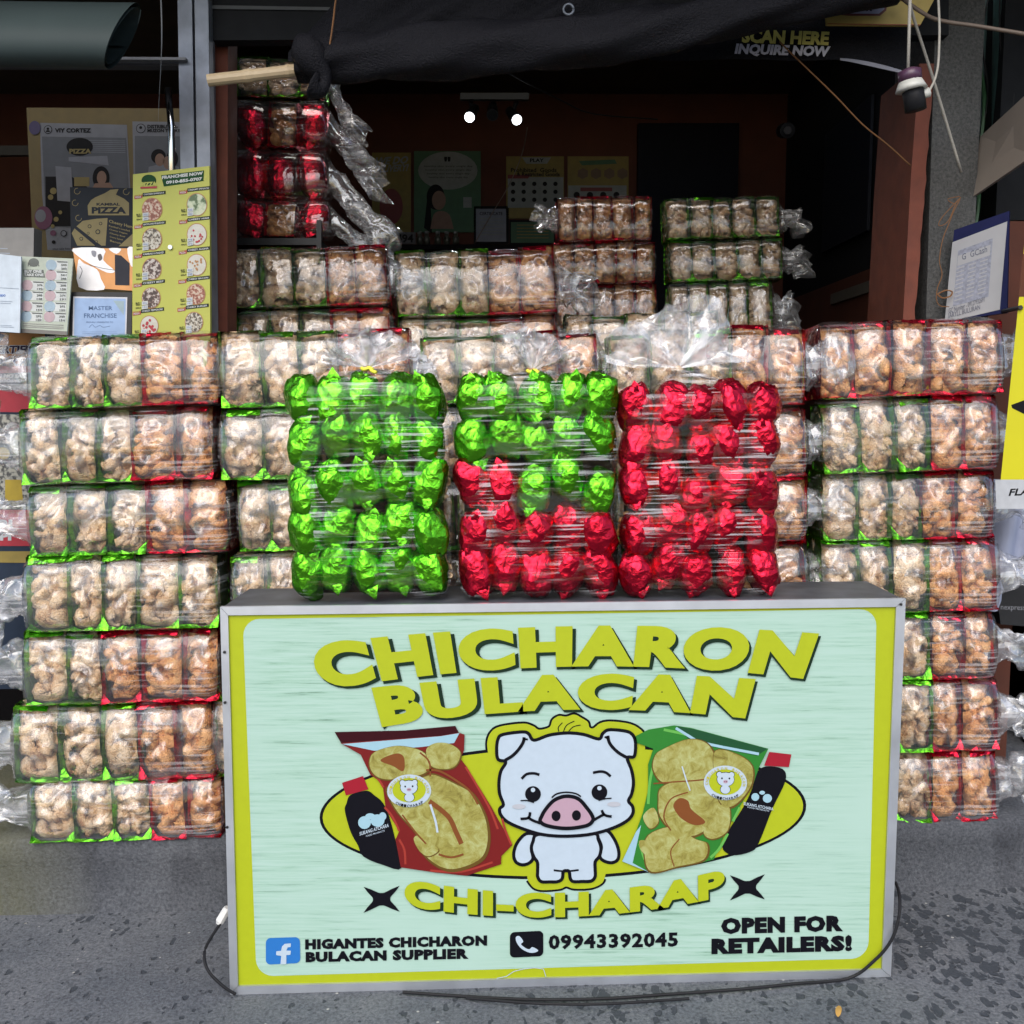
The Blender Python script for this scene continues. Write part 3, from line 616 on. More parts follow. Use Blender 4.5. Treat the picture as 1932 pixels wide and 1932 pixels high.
def shape(pts, lw=6.2, fill='white', L=6, n=5):
    p = cr([c8(*q) for q in pts], n); em.poly(FP, p, I[fill], L); em.stroke(FP, p, lw, I['black'], L + 1, True)
shape([(575,1285),(490,1370),(455,1470),(470,1550),(530,1585),(600,1570),(640,1520),(625,1430),(650,1340),(680,1300)], L=7)
shape([(1250,1285),(1350,1255),(1420,1330),(1465,1440),(1460,1530),(1400,1565),(1320,1545),(1285,1500),(1300,1410),(1270,1330)], L=7)
shape([(690,1290),(640,1360),(625,1430),(650,1510),(683,1560),(685,1640),(686,1700),(720,1745),(800,1748),(880,1745),(922,1715),(932,1650),(965,1640),(990,1650),(1000,1715),(1030,1745),(1110,1744),(1200,1740),(1238,1700),(1240,1640),(1240,1555),(1280,1500),(1295,1420),(1270,1340),(1230,1280),(960,1295)], L=9)
em.stroke(FP, cr([c8(*p) for p in [(840,1635),(960,1645),(1080,1632)]], 4, False), 3.5, I['black'], 11)
shape([(650,380),(800,330),(975,310),(1130,325),(1275,368),(1312,315),(1370,280),(1500,287),(1580,310),(1622,370),(1628,470),(1610,540),(1548,550),(1590,670),(1608,790),(1590,900),(1560,965),(1600,1020),(1600,1090),(1540,1160),(1400,1230),(1200,1285),(960,1305),(740,1290),(560,1240),(400,1170),(330,1100),(320,1040),(355,1000),(320,900),(312,790),(330,680),(378,590),(305,565),(290,470),(303,370),(350,325),(540,300),(600,320)], L=12)
for L in ([(555,350),(545,400),(500,470),(440,530),(370,572)], [(1360,335),(1375,400),(1420,460),(1480,510),(1550,548)]): em.stroke(FP, cr([c8(*p) for p in L], 4, False), 6, I['black'], 15)
for L in ([(545,365),(590,372)], [(1330,345),(1362,362)]): em.stroke(FP, [c8(*p) for p in L], 3.5, I['black'], 15)
for L in ([(530,750),(580,705),(650,698),(702,712)], [(1218,692),(1290,680),(1345,692),(1388,728)]): em.stroke(FP, cr([c8(*p) for p in L], 4, False), 5, I['black'], 15)
k = 600/1932*1932/3072
for cx, cy, hx, hy in ((640, 897, 640, 857), (1280, 880, 1280, 840)):
    em.ell(FP, *c8(cx, cy), 76*k, 76*k, I['black'], 15); em.ell(FP, *c8(hx, hy), 21*k, 21*k, I['white'], 16)
for L in ([(520,960),(580,958),(650,978)], [(1270,958),(1330,942),(1396,936)]): em.stroke(FP, cr([c8(*p) for p in L], 4, False), 2.4, I['black'], 17)
for cx, cy in ((505, 1018), (1420, 996)): em.ell(FP, *c8(cx, cy), 65*k, 24*k, I['palepink'], 15)
em.stroke(FP, cr([c8(*p) for p in [(820,932),(870,895),(960,880),(1050,892),(1102,922)]], 4, False), 3, I['black'], 15)
shape([(712,1160),(722,1110),(770,1030),(850,950),(960,915),(1075,940),(1160,1030),(1208,1100),(1215,1150),(1150,1200),(960,1225),(780,1200)], 7, 'pink', 18)
for cx in ((862, 1104), (1058, 1099)): em.ell(FP, *c8(*cx), 43*k, 50*k, I['black'], 20)
for L in ([(590,1120),(640,1150),(712,1178)], [(1212,1155),(1270,1120),(1330,1088)], [(520,1135),(580,1130),(605,1110),(612,1070)], [(1302,1050),(1318,1085),(1350,1105),(1398,1112)]):
    em.stroke(FP, cr([c8(*p) for p in L], 4, False), 5, I['black'], 17)
em.recenter(base); em.build('pig_emblem', t)
pk = MB()
def bottle(F_, label_at):
    pass
# left bottle, printed
pk.poly(FP, cr([c7(*p) for p in [(330,975),(290,1060),(275,1130),(330,1330),(400,1460),(455,1570),(640,1650),(820,1680),(760,1400),(700,1180),(640,1050),(560,980),(485,935)]], 4), I['black'], 8)
pk.poly(FP, [c7(*p) for p in [(248,858),(450,792),(503,920),(285,980)]], I['red'], 9)
for cx, cy, a, b_ in ((465,1240,62,62),(590,1220,68,60),(640,1180,36,40),(520,1180,48,30)): pk.ell(FP, *c7(cx, cy), a*k, b_*k, I['skyblue'], 10 + cx*0.001, 16)
text(pk, FP, 'SUKANG ATCHARA', *c7(418, 1330), *c7(700, 1366), I['white'], 12, 0.02, slope=-0.30)
text(pk, FP, 'FOOD PRODUCTS', *c7(480, 1362), *c7(660, 1378), I['white'], 12, 0.01, slope=-0.30)
pk.recenter(base); pk.build('printed_bottle', t); pk = MB()
# left red pack
pk.poly(FP, [c7(*p) for p in [(230,470),(800,420),(1380,372),(1430,390),(1425,540),(1390,620),(1450,700),(1690,1090),(1890,1455),(1785,1560),(1782,1640),(1450,1750),(1150,1720),(815,1670),(765,1400),(800,1320),(670,1110),(640,860),(520,775),(430,585)]], I['deepred'], 13)
pk.poly(FP, [c7(*p) for p in [(178,365),(850,350),(1340,305),(1375,370),(1200,400),(240,470)]], I['maroon'], 14)
pk.poly(FP, [c7(*p) for p in [(250,480),(1200,405),(1380,375),(1330,470),(1000,510),(560,545)]], I['skyblue'], 14.5)
for L in ([(660,1090),(720,1160),(770,1250),(800,1320)], [(1440,700),(1560,900),(1680,1120),(1750,1300)], [(1790,1200),(1830,1330),(1880,1450)], [(800,1400),(850,1500),(860,1640)], [(1100,1700),(1400,1710),(1700,1620)], [(540,760),(600,820),(650,900)]): pk.stroke(FP, cr([c7(*p) for p in L], 4, False), 4, I['redfold'], 13.5)
for pts in ([(515,640),(560,560),(700,510),(830,500),(1000,540),(1085,620),(1080,730),(960,790),(840,780),(720,820),(600,800),(530,730)],
            [(1060,540),(1150,470),(1290,480),(1390,560),(1350,680),(1250,720),(1110,690)],
            [(700,900),(900,850),(1060,790),(1150,780),(1330,860),(1490,950),(1600,1120),(1650,1300),(1640,1480),(1560,1600),(1350,1680),(1200,1660),(1060,1560),(1000,1450),(960,1330),(800,1150),(720,1020)],
            [(940,1390),(1000,1360),(1100,1420),(1180,1500),(1080,1560),(990,1500)]):
    puff(pk, [c7(*p) for p in pts], 15 + pts[0][0]*0.0012)
pk.poly(FP, cr([c7(*p) for p in [(620,640),(700,590),(800,570),(850,620),(840,740),(740,690)]], 5), I['brownred'], 16.5)
for L, wv in (([(1090,1030),(1200,1110),(1290,1200),(1350,1330),(1400,1440)], 9), ([(1060,730),(1190,740),(1350,830),(1480,930),(1560,1060)], 4), ([(1180,1540),(1300,1570),(1420,1540)], 4), ([(1100,790),(1090,650),(1000,560)], 3), ([(830,1160),(960,1330),(1060,1440)], 3)):
    pk.stroke(FP, cr([c7(*p) for p in L], 5, False), wv, I['brownred'], 17)
pk.stroke(FP, cr([c7(*p) for p in [(1100,1060),(1150,1220),(1170,1330)]], 5, False), 4, I['white'], 17.3)
def sticker(F_, cx, cy, rx, ry, rt):
    x, y = F_(cx, cy); a, b_ = rx*k, ry*k
    pk.ell(FP, x, y, a, b_, I['white'], 19, 30, rt); pk.ell(FP, x, y - 1.5, a*0.76, b_*0.74, I['lime'], 20, 30, rt)
    c, s_ = math.cos(rt), math.sin(rt)
    def tr(u, v): return (x + u*c - v*s_, y + u*s_ + v*c)
    def e(u, v, ra, rb, m, L): pk.ell(FP, *tr(u, v), ra, rb, m, L, 16, rt)
    for u in (-12, 11): e(u, -16, 6, 6, I['black'], 20.5); e(u, -16, 5, 5, I['white'], 22)
    e(0, -7, 17, 14, I['black'], 20.8); e(0, -7, 16, 13, I['white'], 22.5); e(0, 12, 10, 9, I['black'], 20.6); e(0, 12, 9, 8, I['white'], 22.2)
    e(-7, -9, 1.6, 1.8, I['black'], 23); e(7, -9, 1.6, 1.8, I['black'], 23); e(0, -3, 4.5, 3.2, I['pink'], 23); e(-1.6, -3, 0.8, 1, I['black'], 24); e(1.6, -3, 0.8, 1, I['black'], 24)
    def ring(txt, a0, a1, up, col, sc):
        n = len(txt)
        for i, ch in enumerate(txt):
            if ch == ' ': continue
            th = a0 + (a1-a0)*(i+0.5)/n; hh = 5.0*sc; wv = 4.2*sc
            if up:
                f = lambda u, v: tr((a*0.80 + hh*v)*math.cos(th) - (u-0.5)*wv*math.sin(th)*-1*-1, 0)
                def f(u, v, th=th):
                    r1 = a*0.80 + hh*v; r2 = b_*0.78 + hh*v; return tr(r1*math.sin(th) + (u-0.5)*wv*math.cos(th), -r2*math.cos(th) + (u-0.5)*wv*math.sin(th))
            else:
                def f(u, v, th=th):
                    r1 = a*0.97 - hh*v; r2 = b_*0.97 - hh*v; return tr(r1*math.sin(th) + (u-0.5)*wv*math.cos(th), r2*math.cos(th) - (u-0.5)*wv*math.sin(th))
            text(pk, FP, ch, 0, 0, 0, 0, col, 24, 0.02, warp=f)
    ring('CHICHARON BULACAN', -1.75, 1.75, True, I['yellow'], 1.0); ring('CHI-CHARAP', -0.75, 0.75, False, I['black'], 1.0)
sticker(c7, 897, 928, 212, 158, -0.03)
pk.recenter(base); pk.build('printed_snack_pack', t); pk = MB()
# right green pack and bottle
c9 = crop(1700, 1850, 1000); k9 = 1000/3072
pk.poly(FP, cr([c9(*p) for p in [(1150,865),(1095,905),(1070,1000),(1010,1120),(940,1230),(900,1330),(955,1378),(1060,1360),(1110,1310),(1190,1110),(1265,950),(1250,880)]], 4), I['black'], 8)
pk.poly(FP, [c9(*p) for p in [(1172,780),(1300,795),(1285,868),(1142,860)]], I['red'], 9)
for cx, cy, a, b_ in ((1090,1040,36,36),(1160,1048,42,40),(1130,1015,26,18)): pk.ell(FP, *c9(cx, cy), a*k9*.63, b_*k9*.63, I['skyblue'], 10 + cx*0.001, 16)
text(pk, FP, 'SUKANG ATCHARA', *c9(1022, 1068), *c9(1195, 1086), I['white'], 12, 0.02, slope=0.19)
text(pk, FP, 'FOOD PRODUCTS', *c9(1045, 1094), *c9(1170, 1102), I['white'], 12, 0.01, slope=0.19)
pk.recenter(base); pk.build('printed_bottle', t); pk = MB()
pk.poly(FP, [c9(*p) for p in [(392,690),(470,650),(620,625),(720,640),(1165,760),(1110,870),(1080,960),(985,1120),(905,1270),(850,1400),(740,1430),(490,1475),(320,1412),(400,1240),(440,1130),(470,1000),(470,850),(500,760),(400,725)]], I['green'], 13)
pk.poly(FP, [c9(*p) for p in [(640,630),(730,645),(1160,760),(1100,800),(800,740),(700,700)]], I['darkgreen'], 14)
pk.stroke(FP, [c9(*p) for p in [(630,640),(760,720),(900,750),(1110,790)]], 5, I['skyblue'], 14.5)
pk.poly(FP, [c9(*p) for p in [(320,1410),(400,1240),(430,1200),(380,1420),(480,1475)]], I['skyblue'], 14.6)
for L in ([(500,860),(480,950),(470,1080)], [(930,1250),(880,1340),(830,1390)], [(420,1310),(450,1400)], [(1000,1100),(960,1180)], [(560,650),(700,680),(850,730)]): pk.stroke(FP, cr([c9(*p) for p in L], 4, False), 5, I['greenfold'], 13.6)
for pts in ([(510,800),(560,760),(700,705),(810,730),(860,830),(830,930),(700,940),(560,955),(500,880)], [(860,770),(980,790),(1070,860),(1060,980),(960,1090),(880,1060),(850,900)],
            [(550,980),(700,930),(850,960),(890,1060),(850,1180),(740,1260),(620,1240),(540,1150),(530,1060)], [(880,1090),(940,1100),(930,1230),(840,1280),(790,1230)], [(470,1260),(620,1210),(740,1280),(810,1310),(790,1400),(640,1440),(490,1470),(450,1380)], [(440,1150),(500,1100),(530,1180),(480,1220)], [(420,1290),(470,1300),(460,1370),(425,1340)]):
    puff(pk, [c9(*p) for p in pts], 15 + pts[0][0]*0.0012)
pk.poly(FP, cr([c9(*p) for p in [(615,1090),(650,1045),(700,1060),(720,1110),(800,1180),(740,1200),(660,1160)]], 5), I['brownred'], 16.5)
for L, wv in (([(500,960),(620,950),(800,935),(860,900)], 2.5), ([(600,1230),(560,1150),(600,1050),(700,1010)], 2.5), ([(620,1440),(600,1350),(650,1280)], 2)): pk.stroke(FP, cr([c9(*p) for p in L], 5, False), wv, I['brownred'], 17)
pk.stroke(FP, [c9(*p) for p in [(665,860),(690,940),(712,1000)]], 2.5, I['white'], 17.3)
k = 1000/1932*1932/3072*1.0; k = 1000/3072
sticker(c9, 915, 955, 125, 100, 0.03)
pk.recenter(base); pk.build('printed_snack_pack', t)
# four-pointed stars
for F_, cx, cy, r1, r2 in ((c7 and crop(700, 1850, 1000), 860, 1635, 132, 44), (c9, 1046, 1566, 128, 44)):
    b = MB(); pts = []
    for q in range(4):
        a0 = math.radians(45 + 90*q); a1 = a0 + math.radians(45)
        for kx in range(6):
            tt = kx/6; r = r1*1.12*(1-tt)**3.2 + r2*1.15*(1-(1-tt)**3.2); an = a0 + math.radians(45)*tt; pts.append(F_(cx + r*math.cos(an), cy + 0.72*r*math.sin(an) - 0.03*r*math.cos(an)))
        for kx in range(6):
            tt = 1 - kx/6; r = r1*1.12*(1-tt)**3.2 + r2*1.15*(1-(1-tt)**3.2); an = a0 + math.radians(90) - math.radians(45)*tt; pts.append(F_(cx + r*math.cos(an), cy + 0.72*r*math.sin(an) - 0.03*r*math.cos(an)))
    b.poly(FP, pts, I['black'], 5); b.recenter(base); b.build('printed_star', t)
# contact line
ct = MB(); kk = crop(750, 2700, 900)
text(ct, FP, 'HIGANTES CHICHARON', 575, 1777, 920, 1795, I['black'], 5, 0.045, slope=-0.022)
ct.v = [v for v in ct.v]
def line(txt, x0, ytop, x1, ybot, sl, bold=0.07, sp=1.12): text(ct, FP, txt, x0, ytop, x1, ybot, I['black'], 5, bold, slope=sl, spacing=sp)
ct = MB()
line('HIGANTES CHICHARON', 576, 1771, 919, 1791, -0.022)
line('BULACAN SUPPLIER', 577, 1795, 884, 1815, -0.022)
ct.recenter(base); ct.build('contact_lettering', t); ct = MB()
line('09943392045', 1035, 1763, 1279, 1791, -0.022, 0.042)
ct.recenter(base); ct.build('phone_number_lettering', t); ct = MB()
line('OPEN FOR', 1360, 1731, 1590, 1762, -0.024)
line('RETAILERS!', 1342, 1769, 1607, 1800, -0.024)
ct.recenter(base); ct.build('offer_lettering', t); ct = MB()
ct.poly(FP, rrect((502, 1769), (566, 1767), (567, 1816), (502, 1819), 9), I['blue'], 5)
ct.poly(FP, [kk(*p) for p in [(198,410),(203,355),(170,350),(172,325),(203,322),(208,295),(225,278),(265,274),(264,298),(245,300),(236,320),(265,322),(262,348),(236,350),(236,408)]], I['white'], 7)
ct.recenter(base); ct.build('social_icon', t); ct = MB()
ct.poly(FP, rrect((962, 1758), (1025, 1755), (1025, 1803), (962, 1806), 9), I['black'], 5)
ct.poly(FP, cr([kk(*p) for p in [(1712,235),(1735,228),(1760,262),(1745,280),(1775,305),(1800,312),(1818,298),(1855,318),(1840,332),(1800,334),(1750,310),(1718,270)]], 3), I['white'], 7)
ct.recenter(base); ct.build('phone_icon', t)
# ---------------------------------------------------------------- cable and switch
t = empty('power_cable', SP.m(500, 1885) + Vector((0, 0.01, 0))); tag(t, 'black power cable looping round the bottom of the lightbox sign', 'cable')
def gp(px, py, h=0.008):
    d = P(px, py, 1.0) - CAM     # a point on the ground
    tt = (G0 + GS*0 + h - CAM.z) / (d.z - GS*d.x); return CAM + d*tt
lb = t.location.copy()
b = MB(); b.tube(cr([P(425, 1730, SY+0.04), P(405, 1758, SY+0.03), P(386, 1795, SY+0.02), P(392, 1830, SY), P(420, 1860, SY-0.01), P(445, 1876, SY-0.01)], 6, False), 0.0038, M['rubber'], 8); b.recenter(lb); b.build('cord', t)
b = MB(); b.tube(cr([gp(760, 1872), gp(880, 1880), gp(1010, 1886), gp(1140, 1884), gp(1260, 1876), gp(1400, 1866), gp(1500, 1856), P(1600, 1846, SY-0.012), P(1650, 1812, SY-0.012), P(1681, 1775, SY-0.012), P(1696, 1730, SY), P(1697, 1690, SY+0.03), P(1690, 1665, SY+0.08)], 6, False), 0.0038, M['rubber'], 8); b.recenter(lb); b.build('cord', t)
b = MB(); b.tube(cr([gp(880, 1883), gp(1010, 1893, .02), gp(1140, 1894, .02), gp(1300, 1884)], 6, False), 0.0035, M['rubber'], 8); b.recenter(lb); b.build('cord', t)
b = MB(); b.tube([P(429, 1712, SY+0.045), P(427, 1718, SY+0.045), P(415, 1738, SY+0.04), P(413, 1742, SY+0.04)], lambda q: 0.011 if 0.1 < q < 0.9 else 0.008, M['white_plastic'], 8); b.recenter(lb); b.build('plug', t)
# fallen leaf and little chips on the ground
b = MB(); c = gp(1582, 1908, 0.004); b.grid(lambda u, v: (c.x + (u-0.5)*0.03*math.cos(1.0) - (v-.5)*0.012*math.sin(math.pi*u)**.5*1.2, c.y + (u-.5)*0.045, c.z + 0.003*math.sin(3*u)), 8, 3, plain('dry_leaf', (0.45, 0.25, 0.06))); b.recenter(c)
o = b.build('leaf', None, True); o.location = c; tag(o, 'small dry yellow leaf on the pavement at lower right', 'leaf')
# ---------------------------------------------------------------- three big bags on the sign
def foil_bulge(seed, m):
    rg = random.Random(seed); b = MB(); nu, nv = 26, 18; sd = rg.random()*99; vs = []; nfo = rg.choice((4, 5, 6)); ph0 = rg.uniform(0, 6)
    dirs = [Vector((rg.gauss(0, 1), rg.gauss(0, 1), rg.gauss(0, 1))).normalized() for _ in range(26)]; offs = [rg.uniform(0.80, 0.95) for _ in dirs]
    for j in range(nv + 1):
        for i in range(nu):
            th = math.pi*j/nv; ph = 2*math.pi*i/nu
            p = Vector((math.sin(th)*math.cos(ph), math.sin(th)*math.sin(ph), math.cos(th)))
            k = 1.0
            for d, o in zip(dirs, offs):          # press flat facets into the pillow
                e = p.dot(d)
                if e > o: k = min(k, o/e)
            k *= 1 - 0.10*abs(noise.noise(p*2.6 + Vector((sd, 0, 0)))) - 0.05*abs(noise.noise(p*6 + Vector((0, sd, 0))))
            pole = abs(p.z)**6; k *= 1 - 0.10*pole*(0.5 + 0.5*math.sin(nfo*ph + ph0))
            q = Vector((math.copysign(abs(p.x)**0.75, p.x)*0.045, math.copysign(abs(p.y)**0.8, p.y)*0.042, math.copysign(abs(p.z)**0.85, p.z)*0.066))*k*1.06
            vs.append(q)
    fs = [(j*nu+i, j*nu+(i+1) % nu, (j+1)*nu+(i+1) % nu, (j+1)*nu+i) for j in range(nv) for i in range(nu)]
    b.mesh(vs, fs, m)
    for s in (-1, 1):
        if rg.random() < 0.6:
            a = rg.uniform(-1, 1); z0 = s*0.055
            b.mesh([(-0.026, -0.020, z0*0.70), (0.026, -0.020, z0*0.70), (0.014*a, -0.022, z0*1.30), (0.006*a, -0.036, z0*0.85)], [(0, 3, 2), (3, 1, 2), (0, 1, 3)], m)
    return b
FB = {'G': [mesh_only(foil_bulge(900+i, M['foil_green']), 'foil_pack', True) for i in range(8)], 'R': [mesh_only(foil_bulge(950+i, M['foil_red']), 'foil_pack', True) for i in range(8)]}
SPILL = {'G': [mesh_only(crackling_mesh(150+i, M['ck_pale']), 'cracklings', True) for i in range(3)], 'R': [mesh_only(crackling_mesh(350+i, M['ck_gold']), 'cracklings', True) for i in range(3)]}
M['tie'] = plain('yellow_tie', (0.75, 0.72, 0.05), 0.5); M['murk'] = plain('painted_shade_backing', (0.030, 0.022, 0.012), 0.9, 0, 0.5, 50)
def bigbag(x0, x1, yt, yb, pattern, label, knot, seed, flare):
    Y = 2.405; a = P(x0, yb, Y); c = P(x1, yt, Y); W = c.x - a.x; H = c.z - a.z; D = 0.20; rg = random.Random(seed)
    t = empty('big_snack_bag', ((a.x+c.x)/2, Y, a.z), (R(-1.5), -math.atan(GS)*0.5, 0)); tag(t, label, 'snack bag', 'large bags standing on the lightbox sign')
    cw, ch = W*0.965/5, H*0.985/5
    for r in range(5):
        for q in range(5):
            cc = pattern[r][q]; x = -W/2*0.975 + cw*(q+0.5) + rg.uniform(-.008, .008)*(0.4 if q in (0, 4) else 1); z = H - ch*(r+0.5) + rg.uniform(-.016, .016) + (0.012 if q % 2 else -0.004)
            if r == 4: z = max(z, ch*0.60)
            sc = (cw/0.082*rg.uniform(1.02, 1.14), 1.0, ch/0.124*rg.uniform(1.12, 1.26))
            o = link('foil_pack', FB[cc][rg.randrange(8)], t, (x, 0.036 + rg.uniform(-.006, .006), min(z, H - ch*0.56)), sc, (rg.uniform(-.2, .2), rg.uniform(-.32, .32), rg.uniform(-.4, .4)))
            o['label'] = ('green' if cc == 'G' else 'red') + ' foil pack'
            if q in (0, 4) or rg.random() < 0.5:
                s = -1 if q == 0 else 1
                link('cracklings', SPILL[cc][rg.randrange(3)], o, ((s*0.030 if q in (0, 4) else rg.choice((-.02, .02)))/sc[0], 0.018, -0.045), (0.52/sc[0], 0.75, 0.46/sc[2]), (0, 0, (-R(50) if q == 0 else R(50) if q == 4 else 0)))
    b = MB(); b.grid(lambda u, v: (-W*0.46 + W*0.92*u, 0.075 + 0.006*noise.noise(Vector((u*9, v*9, seed))), 0.01 + (H-0.03)*v), 12, 16, M['murk']); b.build('cracklings', t, True)  # dark backing sheet; the shade behind the packs is in its colour
    # outer bag
    b = MB(); sd = rg.random()*99; K = 44; nz = 40
    def fn(u, v):
        th = 2*math.pi*u; cx, sy = math.cos(th), math.sin(th); p = 0.40
        xx = math.copysign(abs(cx)**p, cx); yy = math.copysign(abs(sy)**p, sy)
        z = H*v*1.0; close = 1 - max(0, (v-0.93)/0.07)**2*0.5 - max(0, (0.03-v)/0.03)*0.12
        rowb = 0.0
        k = noise.noise(Vector((xx*1.6+sd, yy, z*9)))*0.010 + noise.noise(Vector((xx*3+sd, yy*2, z*42)))*0.004
        return (xx*(W/2 - 0.002 + rowb*0.8 + k*0.5)*close, 0.085 + yy*(0.089 + rowb*0.5 + k*0.8)*close, max(0.001, z + k*0.3))
    b.grid(lambda u, v: fn(u, v), K, nz, M['stretch'])
    kx, kz = knot[0]*W, H*1.0 + knot[1]; vs = [fn(i/K, 1.0) for i in range(K)]
    kp = Vector((kx, 0.06, kz))
    def top(u, v):
        p = Vector(fn(u, 1.0)); q = p.lerp(kp, v**0.8); rad = (1-v); q.z += 0.006*math.sin(u*2*math.pi*17 + sd)*rad*v*4 + 0.012*noise.noise(Vector((u*30, v*3, sd)))*rad
        if v > 0.98: q = kp + (p-kp).normalized()*0.008
        return tuple(q)
    b.grid(lambda u, v: top(u % 1.0, v), K*2, 8, M['stretch']); b.build('outer_bag', t, True)
    # gathered neck flaring above the knot
    b = MB(); nx, ny = 34, 12
    for side_y in (0, 1):
        def fl(u, v):
            A = (u*2-1)*flare[0] + flare[3]; rr = 0.008 + flare[1]*v*(0.82 + 0.30*noise.noise(Vector((u*4, side_y*7, sd))))
            q = kp + Vector((math.sin(A)*rr*flare[2], 0.02*(side_y-0.5)*v*3 + 0.03*math.sin(u*23 + sd + side_y)*v, math.cos(A)*rr*0.85 + 0.004))
            q += noise.noise_vector(Vector((u*14, v*7, sd + side_y*5)))*0.020*v
            q.z = max(H*0.93, q.z) if flare[4] else q.z; q.y = min(q.y, 0.19)
            return tuple(q)
        b.grid(fl, nx, ny, M['flare'])
    b.build('gathered_neck', t, True)
    b = MB(); b.tube(cr([kp + Vector((0.013*math.cos(s*1.05), 0.010*math.sin(s*1.05)-0.006, 0.004*(s % 2))) for s in range(6)] + [kp + Vector((0.013, -0.02, -0.004)), kp + Vector((0.024, -0.03, -0.008))], 3, False), 0.0045, M['tie'], 6)
    if seed != 3: b.build('rubber_tie', t, True)
    return t
G5 = ['GGGGG']*5
bigbag(547, 846, 704, 1134, G5, 'tall clear bag full of green foil packs at the left on the sign', (0.0, 0.012), 1, (1.35, 0.115, 1.25, 0.0, 1))
bigbag(864, 1176, 704, 1132, ['GGGGG', 'GGGGG', 'RRGGG', 'RRRRR', 'RRRRR'], 'tall clear bag of green packs above red packs, in the middle on the sign', (-0.02, 0.006), 2, (1.05, 0.125, 0.95, 0.25, 1))
bigbag(1172, 1490, 722, 1128, ['RRRRR']*5, 'tall clear bag full of red foil packs at the right on the sign', (-0.12, 0.035), 3, (1.5, 0.20, 0.95, 0.0, 0))
# ---------------------------------------------------------------- posts, pillar, pipes
def slab(mb, pts, Y, depth, m):      # quad given in the picture at distance Y, extruded backwards
    mb.hexa([P(x, y, Y) for x, y in pts], (0, depth, 0), m)
t = empty('metal_post', P(385, 1400, 2.92)); tag(t, 'grooved aluminium post left of the tall shaded stack', 'post')
b = MB(); slab(b, [(334, -60), (361, -60), (386, 1560), (362, 1560)], 2.92, 0.06, M['dull_alu']); b.recenter(t.location); b.build('channel', t)
b = MB(); slab(b, [(366, -60), (392, -60), (412, 1560), (391, 1560)], 2.92, 0.06, M['dull_alu']); b.recenter(t.location); b.build('channel', t)
b = MB(); slab(b, [(360, -60), (367, -60), (392, 1560), (385, 1560)], 2.94, 0.03, M['black_metal']); b.recenter(t.location); b.build('groove', t)
M['orange'] = plain('orange_paint', (0.12, 0.027, 0.012), 0.75, 0, 0.22, 22, 0.25)
def one(name, label, cat, fn, anchor, smooth=False, group=None):
    b = MB(); fn(b); b.recenter(anchor); o = b.build(name, None, smooth); o.location = anchor; tag(o, label, cat, group); return o
one('doorpost', 'narrow orange painted doorpost beside the grooved aluminium post', 'post', lambda b: slab(b, [(398, -40), (430, -40), (428, 1300), (414, 1300)], 3.02, 0.10, M['orange']), P(425, 1300, 3.02))
def pillar(b):
    pts = [(1762, 60), (1850, 60), (1800, 1300), (1728, 1300)]
    slab(b, pts, 3.00, 0.35, M['pillar'])
t = empty('concrete_pillar', P(1770, 1300, 3.0)); tag(t, 'raw concrete pillar with an orange painted face at the right', 'pillar')
b = MB(); b.hexa([P(1768, -60, 3.0), P(1862, -60, 3.0), P(1795, 1400, 3.0), P(1722, 1400, 3.0)], (0.0, 0.30, 0), M['pillar']); b.recenter(t.location); b.build('shaft', t)
b = MB(); rg = random.Random(3); L, Rr = [], []
for i in range(60):
    y = 120 + i*22; L.append((1722 - 0.062*(y-120) * (1 if y < 700 else 1) if False else 1719 - 0.056*(y-330) if y > 330 else 1719 - 0.075*(y-330), y)); Rr.append((1768 - 0.078*(y-60) + rg.uniform(-1.8, 1.8), y))
PO = Plane((1700, 200, 2.985), (1760, 200, 2.985), (1690, 600, 2.985))
for i in range(59): b.mesh([PO.m(*L[i]), PO.m(*Rr[i]), PO.m(*Rr[i+1]), PO.m(*L[i+1]), PO.m(*L[i]) + Vector((0, .3, 0)), PO.m(*L[i+1]) + Vector((0, .3, 0)), PO.m(*Rr[i]) + Vector((0, .013, 0)), PO.m(*Rr[i+1]) + Vector((0, .013, 0))], [(0,1,2,3), (4,0,3,5), (1,6,7,2)], M['orange'])
b.recenter(t.location); b.build('orange_face', t)
M['pipe'] = plain('green_pipe', (0.035, 0.07, 0.068), 0.4, 0.1, 0.3, 12)
for i, (xa, xb, r, Y, lab) in enumerate([(1850, 1838, 0.035, 3.25, 'dark green pipe next to the concrete pillar'), (1905, 1880, 0.042, 3.15, 'thick green pipe behind the price list'), (1938, 1922, 0.028, 3.3, 'slim green pipe at the right edge')]):
    one('drain_pipe', lab, 'pipe', lambda b: b.tube([P(xa, -60, Y), P((xa*2+xb)/3, 300, Y), P((xa+xb*2)/3, 700, Y), P(xb, 1000, Y)], r, M['pipe'], 14), P(xb, 1000, Y), True)
